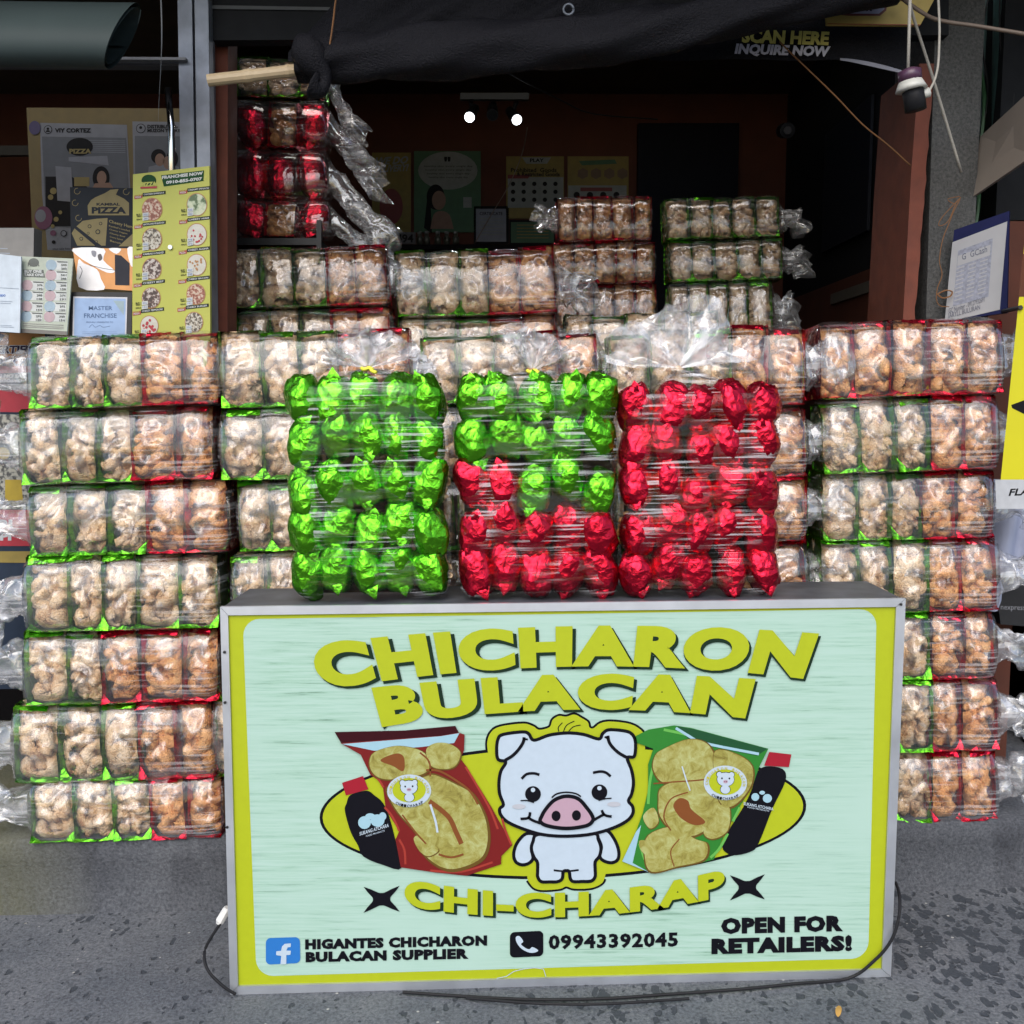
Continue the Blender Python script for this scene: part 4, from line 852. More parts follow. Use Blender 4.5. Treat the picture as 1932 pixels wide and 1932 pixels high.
# clutter of wires between the pipes
M['wire_g'] = plain('green_wire', (0.03, 0.09, 0.04), 0.5); M['wire_b'] = plain('dark_wire', (0.02, 0.02, 0.022), 0.5); M['twine'] = plain('orange_twine', (0.17, 0.075, 0.025), 0.8); M['rope'] = plain('pale_rope', (0.34, 0.32, 0.28), 0.85, 0, 0.2, 300)
def wires(b):
    rg = random.Random(11)
    for i in range(14):
        x = rg.uniform(1845, 1935); Y = rg.uniform(3.12, 3.4); pts = [P(x + rg.uniform(-14, 14) - 12*k/6, -40 + k*110, Y + rg.uniform(-.03, .03)) for k in range(7)]
        b.tube(cr(pts, 4, False), rg.uniform(0.002, 0.006), rg.choice([M['wire_g'], M['wire_b'], M['wire_b']]), 5)
o = one('loose_wires', 'tangle of dark and green wires hanging between the pipes', 'wires', wires, P(1900, 600, 3.2)); o['kind'] = 'stuff'
# beige board
M['beige'] = plain('beige_board', (0.24, 0.20, 0.165), 0.7, 0, 0.12, 8)
one('wooden_board', 'tilted beige plywood board leaning out at the right edge', 'board', lambda b: b.hexa([P(1850, 257, 3.02), P(1950, 165, 2.75), P(1950, 292, 2.75), P(1828, 376, 3.02)], (0.01, 0.012, 0), M['beige']), P(1880, 300, 2.95))
# price list in a blue folder
t = empty('price_list', P(1830, 600, 2.93)); tag(t, 'white price list on a dark blue clipboard tied to the pillar', 'price list')
PL = Plane((1797, 457, 2.95), (1901, 418, 2.86), (1782, 609, 2.95))
b = MB(); M['navy'] = plain('navy_folder', (0.008, 0.010, 0.05), 0.5); M['paper'] = plain('paper', (0.30, 0.30, 0.31), 0.6, 0, 0.05, 20); M['paper_ink'] = plain('paper_ink', (0.09, 0.095, 0.13), 0.6); M['table_ink'] = plain('faded_table', (0.21, 0.22, 0.27), 0.6, 0, 0.3, 120)
b.hexa([PL.m(1800, 434, -1), PL.m(1904, 398, -1), PL.m(1900, 590, -1), PL.m(1784, 606, -1)], (0.01, 0.016, 0), M['navy']); b.recenter(t.location); b.build('clipboard', t)
b = MB(); pc = crop(2700, 300, 750)
pc2 = lambda x, y: ((2700 + x*.3882)*.62891, (300 + y*.3882)*.62891)
b.poly(PL, [pc2(405, 1100), pc2(830, 938), pc2(772, 1620), pc2(345, 1720)], M['paper'], 1); b.poly(PL, [pc2(450, 1165), pc2(718, 1068), pc2(684, 1520), pc2(410, 1595)], M['table_ink'], 2)
b.poly(PL, [pc2(450, 1205), pc2(702, 1118), pc2(696, 1200), pc2(443, 1285)], M['paper'], 3)
def ptext(s_, x0, y0, x1, y1, sl, m=None, bold=0.01): text(b, PL, s_, *pc2(x0, y0), *pc2(x1, y1), m or M['paper_ink'], 4, bold, slope=sl)
ptext('G  GCash', 480, 1190, 675, 1240, -0.33); ptext('GC Number - 09127932691', 378, 1612, 655, 1650, -0.33, None, 0.0); ptext('JARYLL BULURAN', 372, 1650, 620, 1700, -0.28, None, 0.0)
for i in range(9):
    for j in range(3): b.poly(PL, [pc2(440 - i*2.5 + j*90, 1300 + i*31 - j*27), pc2(500 - i*2.5 + j*90, 1280 + i*31 - j*27), pc2(500 - i*2.5 + j*90, 1290 + i*31 - j*27), pc2(440 - i*2.5 + j*90, 1310 + i*31 - j*27)], M['paper'], 3)
b.recenter(t.location); b.build('page', t)
# twine knots and coil
def coil(b):
    b.tube(cr([pc3(x, y) for x, y in [(460, 745), (370, 765), (420, 800), (465, 760), (415, 860), (380, 950), (330, 1080), (305, 1240), (325, 1350), (290, 1450), (282, 1540), (310, 1590), (380, 1598)]], 5, False), 0.0012, M['twine'], 5)
    b.tube(cr([pc3(x, y) for x, y in [(470, 750), (330, 900), (300, 970), (370, 940), (430, 800)]], 4, False), 0.0012, M['twine'], 5)
    b.tube(cr([pc3(x, y) for x, y in [(285, 1500), (330, 1530), (390, 1515), (400, 1480), (350, 1472), (290, 1500)]], 4, False), 0.0022, M['twine'], 5)
pc3 = lambda x, y: P(*pc2(x, y), 2.93)
one('orange_string', 'orange twine knotted on the concrete pillar, hanging in a coil', 'string', coil, pc3(380, 900))
# yellow banner at the right, tarp below it
M['ybanner'] = plain('yellow_banner', (0.60, 0.56, 0.012), 0.5, 0, 0.05, 5); M['bink'] = plain('banner_ink', (0.01, 0.01, 0.012), 0.6)
t = empty('yellow_banner', P(1925, 1000, 2.72)); tag(t, 'bright yellow hanging banner cut off by the right edge', 'banner')
YB = Plane((1940, 400, 2.76), (2100, 380, 2.6), (1870, 905, 2.76))
b = MB(); b.poly(YB, [(1939, 400), (2080, 380), (2040, 905), (1888, 905)], M['ybanner'], 0)
b.poly(YB, [(1930, 480), (1990, 440), (1980, 560), (1922, 560)], plain('banner_brown', (0.10, 0.03, 0.01)), 1)
b.poly(YB, [(1908, 764), (1960, 745), (1950, 790), (1910, 770)], M['bink'], 1); b.poly(YB, [(1878, 905), (2010, 905), (2000, 960), (1880, 960)], plain('banner_white', (0.45, 0.47, 0.5)), 1)
text(b, YB, 'FLAVOR', 1903, 922, 1990, 936, M['bink'], 2, 0.03, slope=-0.05, shear=0.3); b.recenter(t.location); b.build('cloth', t)
b = MB(); b.tube([P(1880, 590, 2.9), P(1926, 580, 2.74)], 0.006, M['black_metal'], 8); b.recenter(t.location); b.build('hook', t)
def tarp(b):
    b.grid(lambda u, v: tuple(P(1862 + 110*u - 15*v, 905 + 245*v - 40*(1-u)*(v < .3)*0, 2.98) + Vector((0, 0.03*math.sin(u*9 + v*3) + 0.02*noise.noise(Vector((u*4, v*4, 2))), 0))), 12, 12, plain('pale_blue_tarp', (0.33, 0.36, 0.48), 0.6, 0, 0.1, 4))
one('pale_tarp', 'pale blue tarp hanging behind the rightmost stack', 'tarp', tarp, P(1900, 1100, 2.98), True)
t = empty('courier_box', P(1915, 1200, 2.9)); tag(t, 'black parcel box with small grey lettering at the right edge', 'box')
b = MB(); slab(b, [(1876, 1085), (1990, 1085), (1990, 1186), (1888, 1178)], 2.95, 0.3, M['black_metal']); b.recenter(t.location); b.build('carton', t)
b = MB(); b_pl = Plane((1880, 1130, 2.949), (1930, 1130, 2.949), (1880, 1150, 2.949)); text(b, b_pl, 'nexpress', 1888, 1143, 1934, 1153, plain('grey_print', (0.22, 0.22, 0.24)), 2, 0.0, slope=0.03); b.recenter(t.location); b.build('lettering', t)
# ---------------------------------------------------------------- overhead: roll, bamboo, fascia, banner, yellow sign
def netroll(b):
    ax = [(560, 128, 24), (620, 112, 38), (700, 105, 40), (820, 98, 46), (960, 88, 45), (1100, 78, 43), (1220, 62, 42), (1330, 40, 40), (1440, 14, 38), (1560, -12, 40), (1700, -40, 42)]
    pts = cr(ax, 6, False); K = 26; Nn = len(pts); vs = []
    for i, (x, y, r) in enumerate(pts):
        c = P(x, y, 2.70); rr = r/F*2.70
        for k in range(K):
            th = 2*math.pi*k/K; nz = noise.noise(Vector((x*0.012 + 0.5*th, th*1.3, 4))); f1 = 0.10*math.sin(th*4 + x*0.022)
            q = rr*(1 + 0.18*nz + f1); vs.append(c + Vector((0, math.cos(th)*q*1.0, math.sin(th)*q)))
    b.mesh(vs, [(i*K+k, i*K+(k+1)%K, (i+1)*K+(k+1)%K, (i+1)*K+k) for i in range(Nn-1) for k in range(K)] + [tuple(range(K)), tuple(range((Nn-1)*K, Nn*K))], M['net'])
t = empty('shade_net', P(900, 100, 2.7)); tag(t, 'black shade net rolled round a bamboo pole across the shop opening', 'shade net')
b = MB(); netroll(b); b.recenter(t.location); b.build('roll', t, True)
b = MB()
def sheet(u, v):
    x = 545 + 1130*u; yb = 118 - 8*u if x < 1050 else 112 - 0.20*(x-1050); yt = [-20, 0][0] + (0 if x < 620 else 0); y0 = yt + (30*math.sin((x-980)/500*math.pi) if 980 < x < 1480 else 0) - 6
    if x < 640: yt2 = 100 - 110*(x-545)/95 if x < 640 else -10
    else: yt2 = y0
    y = max(yt2, -30) + (yb - max(yt2, -30))*v
    return tuple(P(x, y, 2.76 - 0.03*v) + Vector((0, 0.022*noise.noise(Vector((x*0.02 + y*0.03, y*0.01, 1))) + 0.010*math.sin(x*0.05 + y*0.08), 0)))
b.grid(sheet, 90, 12, M['net']); b.recenter(t.location); b.build('hanging_flap', t, True)
b = MB(); k_ = crop(600, 0, 800)
b.tube(cr([P(*k_(*p), 2.66) for p in [(690, 340), (780, 380), (850, 480), (905, 560), (880, 640), (820, 620)]], 4, False), lambda q: 0.030 + 0.014*math.sin(q*7), M['net'], 9); b.recenter(t.location); b.build('knot', t, True)
b = MB(); b.tube(cr([P(*k_(*p), 2.655) for p in [(985, -10), (975, 60), (968, 130), (950, 260), (938, 340)]], 4, False), 0.0022, M['twine'], 5); b.recenter(t.location); b.build('tie_string', t)
b = MB(); c = crop(1300, 0, 800)(978, 75); cc = P(*c, 2.715); b.tube([cc + Vector((0.013*math.cos(a), -0.006, 0.013*math.sin(a))) for a in [2*math.pi*i/14 for i in range(15)]], 0.0035, M['dull_alu'], 6); b.recenter(t.location); b.build('eyelet', t, True)
M['bamboo'] = plain('bamboo', (0.40, 0.31, 0.19), 0.55, 0, 0.18, 14)
def bamboo(b):
    a, c = P(392, 152, 2.68), P(600, 128, 2.70); ns = 26; pts = [a.lerp(c, i/ns) for i in range(ns+1)]
    b.tube(pts, lambda q: 0.0150 + (0.0022 if min(abs(q-0.36), abs(q-0.73)) < 0.025 else 0), M['bamboo'], 12)
one('bamboo_pole', 'pale bamboo pole sticking out of the rolled black net', 'pole', bamboo, P(480, 142, 2.69))
# fascia behind the roll
M['fascia'] = plain('dark_fascia', (0.012, 0.013, 0.015), 0.7); M['dimyellow'] = plain('dim_yellow', (0.16, 0.12, 0.03), 0.6); M['dimblue'] = plain('dim_lilac', (0.05, 0.05, 0.08), 0.6)
t = empty('shop_fascia', P(900, 40, 2.98)); tag(t, 'dark fascia beam with yellow strips above the shop opening', 'fascia')
b = MB(); slab(b, [(392, -60), (1790, -60), (1790, 66), (400, 76)], 2.96, 0.05, M['fascia']); b.recenter(t.location); b.build('beam', t)
b = MB(); F1 = Plane((0, 0, 2.955), (100, 0, 2.955), (0, 100, 2.955))
b.poly(F1, [(1168, 10), (1240, 12), (1240, 26), (1168, 26)], M['dimyellow'], 2); b.poly(F1, [(1280, 20), (1400, 8), (1420, 24), (1300, 30)], M['dimyellow'], 2); b.poly(F1, [(1330, 2), (1560, -6), (1560, 8), (1340, 16)], M['dimblue'], 4)
b.poly(F1, [(400, 10), (640, 14), (640, 20), (400, 17)], plain('grey_seam', (0.05, 0.055, 0.06)), 2); b.recenter(t.location); b.build('strips', t)
t = empty('shop_banner', P(1500, 90, 2.9)); tag(t, 'black banner reading scan here inquire now under the fascia', 'banner')
BN = Plane((1200, 90, 2.90), (1700, 90, 2.90), (1200, 110, 2.90))
M['bn_y'] = plain('banner_yellow', (0.62, 0.56, 0.14), 0.6); M['bn_w'] = plain('banner_grey', (0.55, 0.55, 0.64), 0.6)
b = MB(); b.grid(lambda u, v: tuple(BN.m(1225 + 495*u, 20 + (93 + 18*max(0, u-.78)/.22)*v) + Vector((0, 0.006*math.sin(u*14), 0))), 40, 4, M['net']); b.recenter(t.location); b.build('cloth', t, True)
b = MB(); text(b, BN, 'SCAN HERE', 1397, 58, 1560, 84, M['bn_y'], 26, 0.05, slope=0.03, shear=0.1); b.recenter(t.location); b.build('lettering', t); b = MB(); text(b, BN, 'INQUIRE NOW', 1383, 85, 1560, 108, M['bn_w'], 26, 0.05, slope=0.03, shear=0.2); b.recenter(t.location); b.build('lettering', t); b = MB(); text(b, BN, 'CITY', 1250, 95, 1272, 103, plain('faint', (0.12, 0.12, 0.14)), 26, 0.02, slope=0.0)
b.recenter(t.location); b.build('lettering', t)
b = MB(); b.grid(lambda u, v: tuple(BN.m(1583 + 132*u, 112 + 28*u**1.6*1.0 + (4 + 4*math.sin(u*3.1))*v, 20)), 10, 2, plain('pale_hem', (0.25, 0.25, 0.30))); b.recenter(t.location); b.build('hem', t)
t = empty('yellow_sign', P(1640, 20, 2.8)); tag(t, 'yellow sign board with white field reading flavor, top right', 'sign')
YS = Plane((1558, 20, 2.80), (1750, 20, 2.80), (1558, 50, 2.80))
b = MB(); b.hexa([YS.m(1552, -60), YS.m(1795, -60), YS.m(1736, 48), YS.m(1560, 46)], (0, 0.012, 0), plain('yellow_board', (0.34, 0.25, 0.06), 0.6)); b.recenter(t.location); b.build('board', t)
b = MB(); b.poly(YS, [(1560, 26), (1600, 30), (1660, 30), (1672, 20), (1682, -50), (1560, -50)], plain('maroon_line', (0.10, 0.02, 0.02)), 1); b.poly(YS, [(1562, 23), (1600, 26), (1658, 26), (1668, 18), (1677, -50), (1562, -50)], plain('lilac_white', (0.26, 0.26, 0.36)), 2)
b.poly(YS, [(1562, 44.5), (1737, 46.5), (1736, 48), (1560, 46)], plain('red_line', (0.2, 0.02, 0.01)), 2)
text(b, YS, 'FLAVOR', 1580, 4, 1645, 22, plain('navy_print', (0.01, 0.01, 0.03)), 3, 0.04, slope=-0.01, shear=0.15); b.recenter(t.location); b.build('lettering', t)
# hanging bulb socket and ropes
M['purple'] = plain('purple_socket', (0.07, 0.03, 0.06), 0.35); M['cream'] = plain('cream_collar', (0.48, 0.48, 0.44), 0.4)
t = empty('hanging_socket', P(1722, 100, 2.6)); tag(t, 'bulb socket hanging on a pale cord in front of the orange pillar face', 'lamp socket')
kk = crop(2272, 0, 800); Z = 2.60
def part(name, fn, smooth=True):
    b = MB(); fn(b); b.recenter(t.location); return b.build(name, t, smooth)
part('cord', lambda b: b.tube([P(*kk(1108, -60), Z), P(*kk(1100, 200), Z), P(*kk(1092, 500), Z)], 0.004, M['rope'], 6))
part('socket', lambda b: b.tube([P(*kk(1098, 495), Z), P(*kk(1102, 515), Z), P(*kk(1108, 590), Z)], lambda q: 0.012 + 0.016*min(1, q*2.2), M['purple'], 14))
part('collar', lambda b: b.tube([P(*kk(1108, 588), Z), P(*kk(1112, 620), Z), P(*kk(1116, 652), Z)], lambda q: 0.028 + 0.010*q, M['cream'], 14))
part('lower_socket', lambda b: b.tube([P(*kk(1125, 655), Z), P(*kk(1135, 700), Z), P(*kk(1148, 800), Z)], 0.0255, M['rubber'], 14))
part('plug', lambda b: b.tube([P(*kk(1180, 690), Z), P(*kk(1243, 668), Z)], 0.012, M['cream'], 8))
part('plug_cord', lambda b: b.tube(cr([P(*kk(*p), Z) for p in [(1240, 665), (1280, 590), (1308, 480), (1318, 300), (1318, 150), (1308, -60)]], 4, False), 0.003, M['rope'], 6))
def rp(name, lab, pts, Y, r, m):
    one(name, lab, 'rope', lambda b: b.tube(cr([P(x, y, Y if not isinstance(Y, tuple) else Y[0] + (Y[1]-Y[0])*i/(len(pts)-1)) for i, (x, y) in enumerate(pts)], 4, False), r, m, 6), P(*pts[len(pts)//2], Y if not isinstance(Y, tuple) else Y[0]), True)
rp('pale_rope', 'pale rope slanting down across the pillar', [kk(1108, -60), kk(1112, 60), kk(1270, 560), kk(1478, 1250)], (2.62, 2.9), 0.004, M['rope'])
rp('washing_line', 'brown rope stretched across the top right corner', [kk(1020, -30), kk(1200, 95), kk(1330, 150), kk(1600, 190), kk(1960, 250)], (2.75, 2.6), 0.005, plain('brown_rope', (0.12, 0.09, 0.07)))
rp('orange_twine', 'thin orange twine running down to the orange pillar face', [kk(160, 300), kk(280, 420), kk(560, 690), kk(760, 900), kk(940, 1045), kk(1110, 1200)], (2.85, 2.97), 0.0022, M['twine'])
# ---------------------------------------------------------------- inside the shop
t = empty('track_light', P(930, 180, 4.6)); tag(t, 'black ceiling track light with two lit spots and one unlit', 'track light')
part('rail', lambda b: slab(b, [(868, 175), (998, 175), (998, 187), (868, 187)], 4.6, 0.03, M['black_metal']), False)
M['lamp'] = emit('lit_spot', (0.93, 0.96, 1.0), 6.0)
for x, y, tx, on in ((886, 221, -0.15, 1), (929, 217, 0.0, 0), (975, 226, 0.25, 1)):
    c = P(x, y, 4.55); d = Vector((tx, -0.9, -0.55)).normalized()
    b = MB(); b.tube([c - d*0.13, c - d*0.06, c], lambda q: 0.020 + 0.006*q, M['black_metal'], 14); b.tube([c - d*0.09, Vector((c.x, c.y + .1, P(x, 185, 4.6).z))], 0.01, M['black_metal'], 6); b.recenter(t.location); h = b.build('spot_head', t, False)
    b = MB(); u = d.cross(Vector((0, 0, 1))).normalized(); v = d.cross(u)
    b.face([c + d*0.002 + (u*math.cos(a) + v*math.sin(a))*0.021 for a in [2*math.pi*i/18 for i in range(18)]], M['lamp'] if on else M['fascia']); b.recenter(t.location); l_ = b.build('lens', h)
    if on:
        ld = bpy.data.lights.new('spot_beam', 'SPOT'); ld.energy = 3; ld.spot_size = R(70); ld.color = (0.95, 0.97, 1.0); ld.shadow_soft_size = 0.03
        lo = bpy.data.objects.new('spot_beam', ld); COL.objects.link(lo); lo.location = c + d*0.03; lo.rotation_euler = (-d).to_track_quat('Z', 'Y').to_euler()
BWP = Plane((700, 300, BY - 0.012), (1200, 300, BY - 0.012), (700, 450, BY - 0.012))
def poster(label, x0, y0, x1, y1, col, art, name='wall_poster', cat='poster', pl=None):
    pl = pl or BWP; anc = pl.m((x0+x1)/2, y1)
    b = MB(); b.hexa([pl.m(x0, y0), pl.m(x1, y0), pl.m(x1, y1), pl.m(x0, y1)], (0, 0.008, 0), col); art(b, pl); b.recenter(anc); o = b.build(name); o.location = anc; tag(o, label, cat, 'posters on the back wall' if pl is BWP else None); return o
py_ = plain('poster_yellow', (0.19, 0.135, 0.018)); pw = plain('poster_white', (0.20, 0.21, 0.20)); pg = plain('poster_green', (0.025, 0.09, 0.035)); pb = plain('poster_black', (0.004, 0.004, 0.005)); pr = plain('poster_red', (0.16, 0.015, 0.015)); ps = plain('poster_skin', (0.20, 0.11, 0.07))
def art1(b, pl):
    text(b, pl, 'WE DO', 705, 297, 768, 312, pw, 2, 0.04, shear=0.3, slope=-0.05); text(b, pl, 'DELIVERY!', 705, 312, 768, 326, pw, 2, 0.04, shear=0.3, slope=-0.05)
    b.ell(pl, 738, 390, 22, 34, pr, 2)
poster('yellow poster with slanted delivery lettering on the back wall', 702, 288, 775, 448, py_, art1)
def art2(b, pl):
    b.ell(pl, 845, 322, 56, 36, pw, 2); text(b, pl, '"', 838, 296, 850, 305, pb, 3, 0.03)
    for i in range(4): text(b, pl, 'healthy skin every single day', 800 + 3*i, 312 + i*7, 892 - 3*i, 316 + i*7, pb, 3, 0.0)
    b.ell(pl, 822, 372, 17, 24, pb, 3); b.ell(pl, 828, 378, 13, 18, ps, 4); b.poly(pl, [(806, 375), (812, 372), (815, 440), (800, 430)], pb, 3.5); b.poly(pl, cr([(812, 432), (818, 405), (832, 398), (848, 405), (856, 432)], 3, False), ps, 3.7)
    b.rect(pl, 874, 372, 890, 392, pw, 2); b.rect(pl, 876, 365, 888, 372, pg, 2.5)
poster('green and white poster with a dark haired woman on the back wall', 781, 285, 907, 438, pg, art2)
def art3(b, pl):
    b.poly(pl, [(985, 297), (1040, 297), (1032, 309), (993, 309)], pw, 2); text(b, pl, 'PLAY', 1000, 299, 1026, 306, pb, 3, 0.03)
    text(b, pl, 'Prohibited  Goods', 964, 317, 1050, 325, pb, 3, 0.02); text(b, pl, '& Restricted Goods', 975, 325, 1056, 333, pb, 3, 0.03)
    b.rect(pl, 958, 334, 1063, 392, pw, 2); b.poly(pl, [(958, 330), (1002, 330), (996, 337), (958, 337)], pr, 3)
    for r_ in range(3):
        for q in range(5): b.ell(pl, 968 + q*20, 347 + r_*15, 4.2, 4.2, pb, 3, 10)
poster('yellow poster with a grid of small round icons on the back wall', 955, 295, 1064, 412, py_, art3)
def art4(b, pl):
    b.poly(pl, [(1092, 304), (1160, 301), (1164, 309), (1098, 312)], pg, 2)
    for q in range(4): b.poly(pl, [(1090 + q*25, 322), (1100 + q*25, 317), (1109 + q*25, 322), (1109 + q*25, 333), (1099 + q*25, 338), (1090 + q*25, 333)], plain('carton', (0.12, 0.07, 0.03)), 2)
    b.rect(pl, 1072, 350, 1182, 412, pw, 2); b.rect(pl, 1095, 354, 1155, 361, pr, 3)
    for q in range(4): b.ell(pl, 1088 + q*25, 368, 6, 6, pb, 3, 12)
poster('yellow poster with drawn cartons, right of the icon poster', 1071, 295, 1186, 412, py_, art4)
def art5(b, pl):
    b.rect(pl, 898, 394, 955, 456, plain('certificate_grey', (0.18, 0.19, 0.23)), 2); text(b, pl, 'CERTIFICATE', 905, 400, 948, 406, pb, 3, 0.01)
    for i in range(6): b.rect(pl, 903, 412 + i*6, 949, 413.5 + i*6, pw, 3)
poster('dark framed grey certificate on the back wall', 894, 389, 960, 460, pb, art5, 'framed_certificate', 'certificate')
def art6(b, pl):
    b.rect(pl, 964, 419, 1045, 458, pg, 2)
    for i in range(5): b.rect(pl, 975, 424 + i*6, 1035, 425.5 + i*6, py_, 3)
poster('framed green notice behind the red stack', 961, 415, 1050, 462, pb, art6, 'framed_notice', 'notice')
# shelf with number plate and five small bottles
t = empty('back_shelf', P(800, 462, 5.2)); tag(t, 'dark wall shelf below the posters', 'shelf')
part('board', lambda b: slab(b, [(640, 461), (1050, 461), (1050, 470), (640, 470)], 5.15, 0.3, M['wall_dark']), False)
def plate(b):
    pl = Plane((722, 440, 5.18), (790, 440, 5.18), (722, 460, 5.18)); b.hexa([pl.m(720, 438), pl.m(784, 438), pl.m(784, 460), pl.m(720, 460)], (0, .01, 0), plain('grey_plate', (0.05, 0.05, 0.055))); text(b, pl, '03494', 726, 442, 780, 458, pb, 2, 0.03); text(b, pl, 'PROVINCE OF', 735, 438.6, 775, 440.6, pw, 2, 0.01)
one('number_plate', 'grey number plate reading 03494 on the back shelf', 'plate', plate, P(750, 460, 5.18))
M['jar'] = plain('small_bottle', (0.07, 0.075, 0.06), 0.3)
jar0 = None
for i, x in enumerate((792, 805, 826, 843, 860)):
    a = P(x, 461, 5.2)
    if jar0 is None:
        jar0 = empty('small_bottle', a); b = MB(); b.tube([a, a + Vector((0, 0, .035)), a + Vector((0, 0, .038)), a + Vector((0, 0, .05))], lambda q: 0.016 if q < 0.5 else 0.010, M['jar'], 12); b.recenter(a); b.build('body', jar0, True)
        b = MB(); b.tube([a + Vector((0, 0, .050)), a + Vector((0, 0, .062))], 0.011, M['cream'] if False else pw, 12); b.recenter(a); b.build('cap', jar0, True); o = jar0
    else:
        o = jar0.copy(); COL.objects.link(o); o.location = a
        for ch in list(jar0.children): c = ch.copy(); COL.objects.link(c); c.parent = o
    tag(o, f'small white capped bottle, {["first", "second", "third", "fourth", "last"][i]} from the left on the back shelf', 'bottle', 'small bottles on the back shelf')
# side wall fittings: ledge strip, camera, dim picture
t = empty('security_camera', P(1480, 245, 4.6)); tag(t, 'small grey security camera high on the right wall', 'camera')
part('housing', lambda b: b.tube([P(1478, 247, 4.7), P(1486, 246, 4.5)], 0.032, plain('camera_grey', (0.014, 0.014, 0.016)), 14), False)
part('lens', lambda b: b.tube([P(1486, 246, 4.5), P(1486.5, 246, 4.48)], 0.016, M['black_metal'], 12), False)
one('wall_trim', 'pale plaster trim rising along the right inner wall', 'trim', lambda b: b.hexa([Vector((XR-0.012, 3.2, 1.90)), Vector((XR-0.012, 4.6, 1.90)), Vector((XR-0.012, 4.6, 1.855)), Vector((XR-0.012, 3.2, 1.855))], (0.010, 0, 0), plain('dim_plaster', (0.10, 0.09, 0.075))), Vector((XR-0.012, 3.9, 1.88)))
one('dim_picture', 'dim bluish picture on the right inner wall', 'picture', lambda b: b.hexa([Vector((XR-0.014, 4.15, 2.62)), Vector((XR-0.014, 4.75, 2.62)), Vector((XR-0.014, 4.75, 2.1)), Vector((XR-0.014, 4.15, 2.1))], (0.012, 0, 0), plain('dim_blue', (0.012, 0.014, 0.02))), Vector((XR-0.014, 4.5, 2.3)))
rp('ceiling_wire', 'thin dark wire drooping below the ceiling', [(955, 136), (1010, 165), (1060, 190), (1120, 215), (1240, 225)], (4.2, 4.9), 0.003, M['wire_b'])
rp('hanging_thread', 'thin pale thread hanging from the track light to the shelf', [(995, 240), (985, 290), (960, 350), (930, 400), (895, 460)], (4.6, 5.0), 0.0022, plain('thread', (0.16, 0.12, 0.09)))
# black stand under the shaded tower, and the tower itself
t = empty('display_stand', P(515, 470, 3.5)); tag(t, 'black metal stand under the tall shaded stack', 'stand')
part('shelf', lambda b: slab(b, [(437, 449), (600, 449), (600, 462), (437, 462)], 3.52, 0.35, M['black_metal']), False)
part('upright', lambda b: slab(b, [(597, 415), (606, 415), (606, 900), (597, 900)], 3.515, 0.02, M['black_metal']), False)
part('upright', lambda b: slab(b, [(437, 463), (446, 463), (446, 900), (437, 900)], 3.515, 0.02, M['black_metal']), False)
tw = [(440, 604, 108, 184, 'GGG', 0), (437, 606, 186, 279, 'RRR', 0), (436, 606, 281, 375, 'RRR', 0), (440, 612, 377, 448, 'RRR', 0)]
for i, (x0, x1, yt, yb, cols, _) in enumerate(tw):
    bundle(x0, x1 + 12, yt, yb, 3.56, cols, f'bag of {desc(cols)}, {ORD[i] if i < 3 else "lowest"} in the tall shaded stack', 'bundles of crackling packs in the tall shaded stack', 1, [0.10, 0.15, 0.19, 0.17][i], slope=0.0, droop=-0.24, flips=[(), (0, 2), (0, 1, 2), (0, 2)][i])
# ---------------------------------------------------------------- left shop
M['tarp_green'] = plain('grey_green_tarp', (0.035, 0.048, 0.048), 0.5, 0, 0.12, 5, 0.1)
def awning(b):
    # spiral sheet rolled on a bar along x
    def fn(u, v):
        th = 2*math.pi*2.2*v + 2.6; r = 0.105 - 0.03*v; x = -2.6 + (P(232, 60, 2.6).x + 2.6)*u + (0.03*math.sin(th) if u > 0.98 else 0); c = P(200, 40, 2.6)
        r *= 1 + 0.03*noise.noise(Vector((x*2, th, 0)))
        return (x, 2.6 - math.cos(th)*r, c.z - 0.03 + math.sin(th - 0.6)*r*0.95 + 0.05*(x-c.x)*(-0.25))
    b.grid(fn, 30, 70, M['tarp_green'])
one('rolled_awning', 'grey green awning rolled up in the top left corner', 'awning', awning, P(100, 60, 2.6), True)
def rail(b):
    slab(b, [(-200, 104), (350, 108), (350, 113), (-200, 110)], 2.90, 0.04, plain('rail_light', (0.16, 0.16, 0.17))); slab(b, [(-200, 114), (350, 116), (350, 124), (-200, 122)], 2.93, 0.04, plain('rail_dark', (0.075, 0.075, 0.08)))
one('window_rail', 'grey metal rail below the rolled awning', 'rail', rail, P(100, 115, 2.9))
one('plastic_strip', 'thin torn strip of plastic hanging in front of the rail', 'strip', lambda b: b.grid(lambda u, v: tuple(P(470/3.84*2.46 + (3 if u else 0)*(1-v)+ 3*math.sin(v*5), -20 + 285*v, 2.8)), 1, 16, plain('strip', (0.13, 0.14, 0.15))), P(302, 100, 2.8))
one('steel_tube', 'shiny upright steel tube behind the yellow menu board', 'tube', lambda b: b.tube([P(317, 166, 2.95), P(323, 240, 2.95), P(330, 700, 2.95)], 0.0095, plain('steel', (0.6, 0.6, 0.6), 0.15, 1.0, 0.02), 14), P(320, 300, 2.95), True)
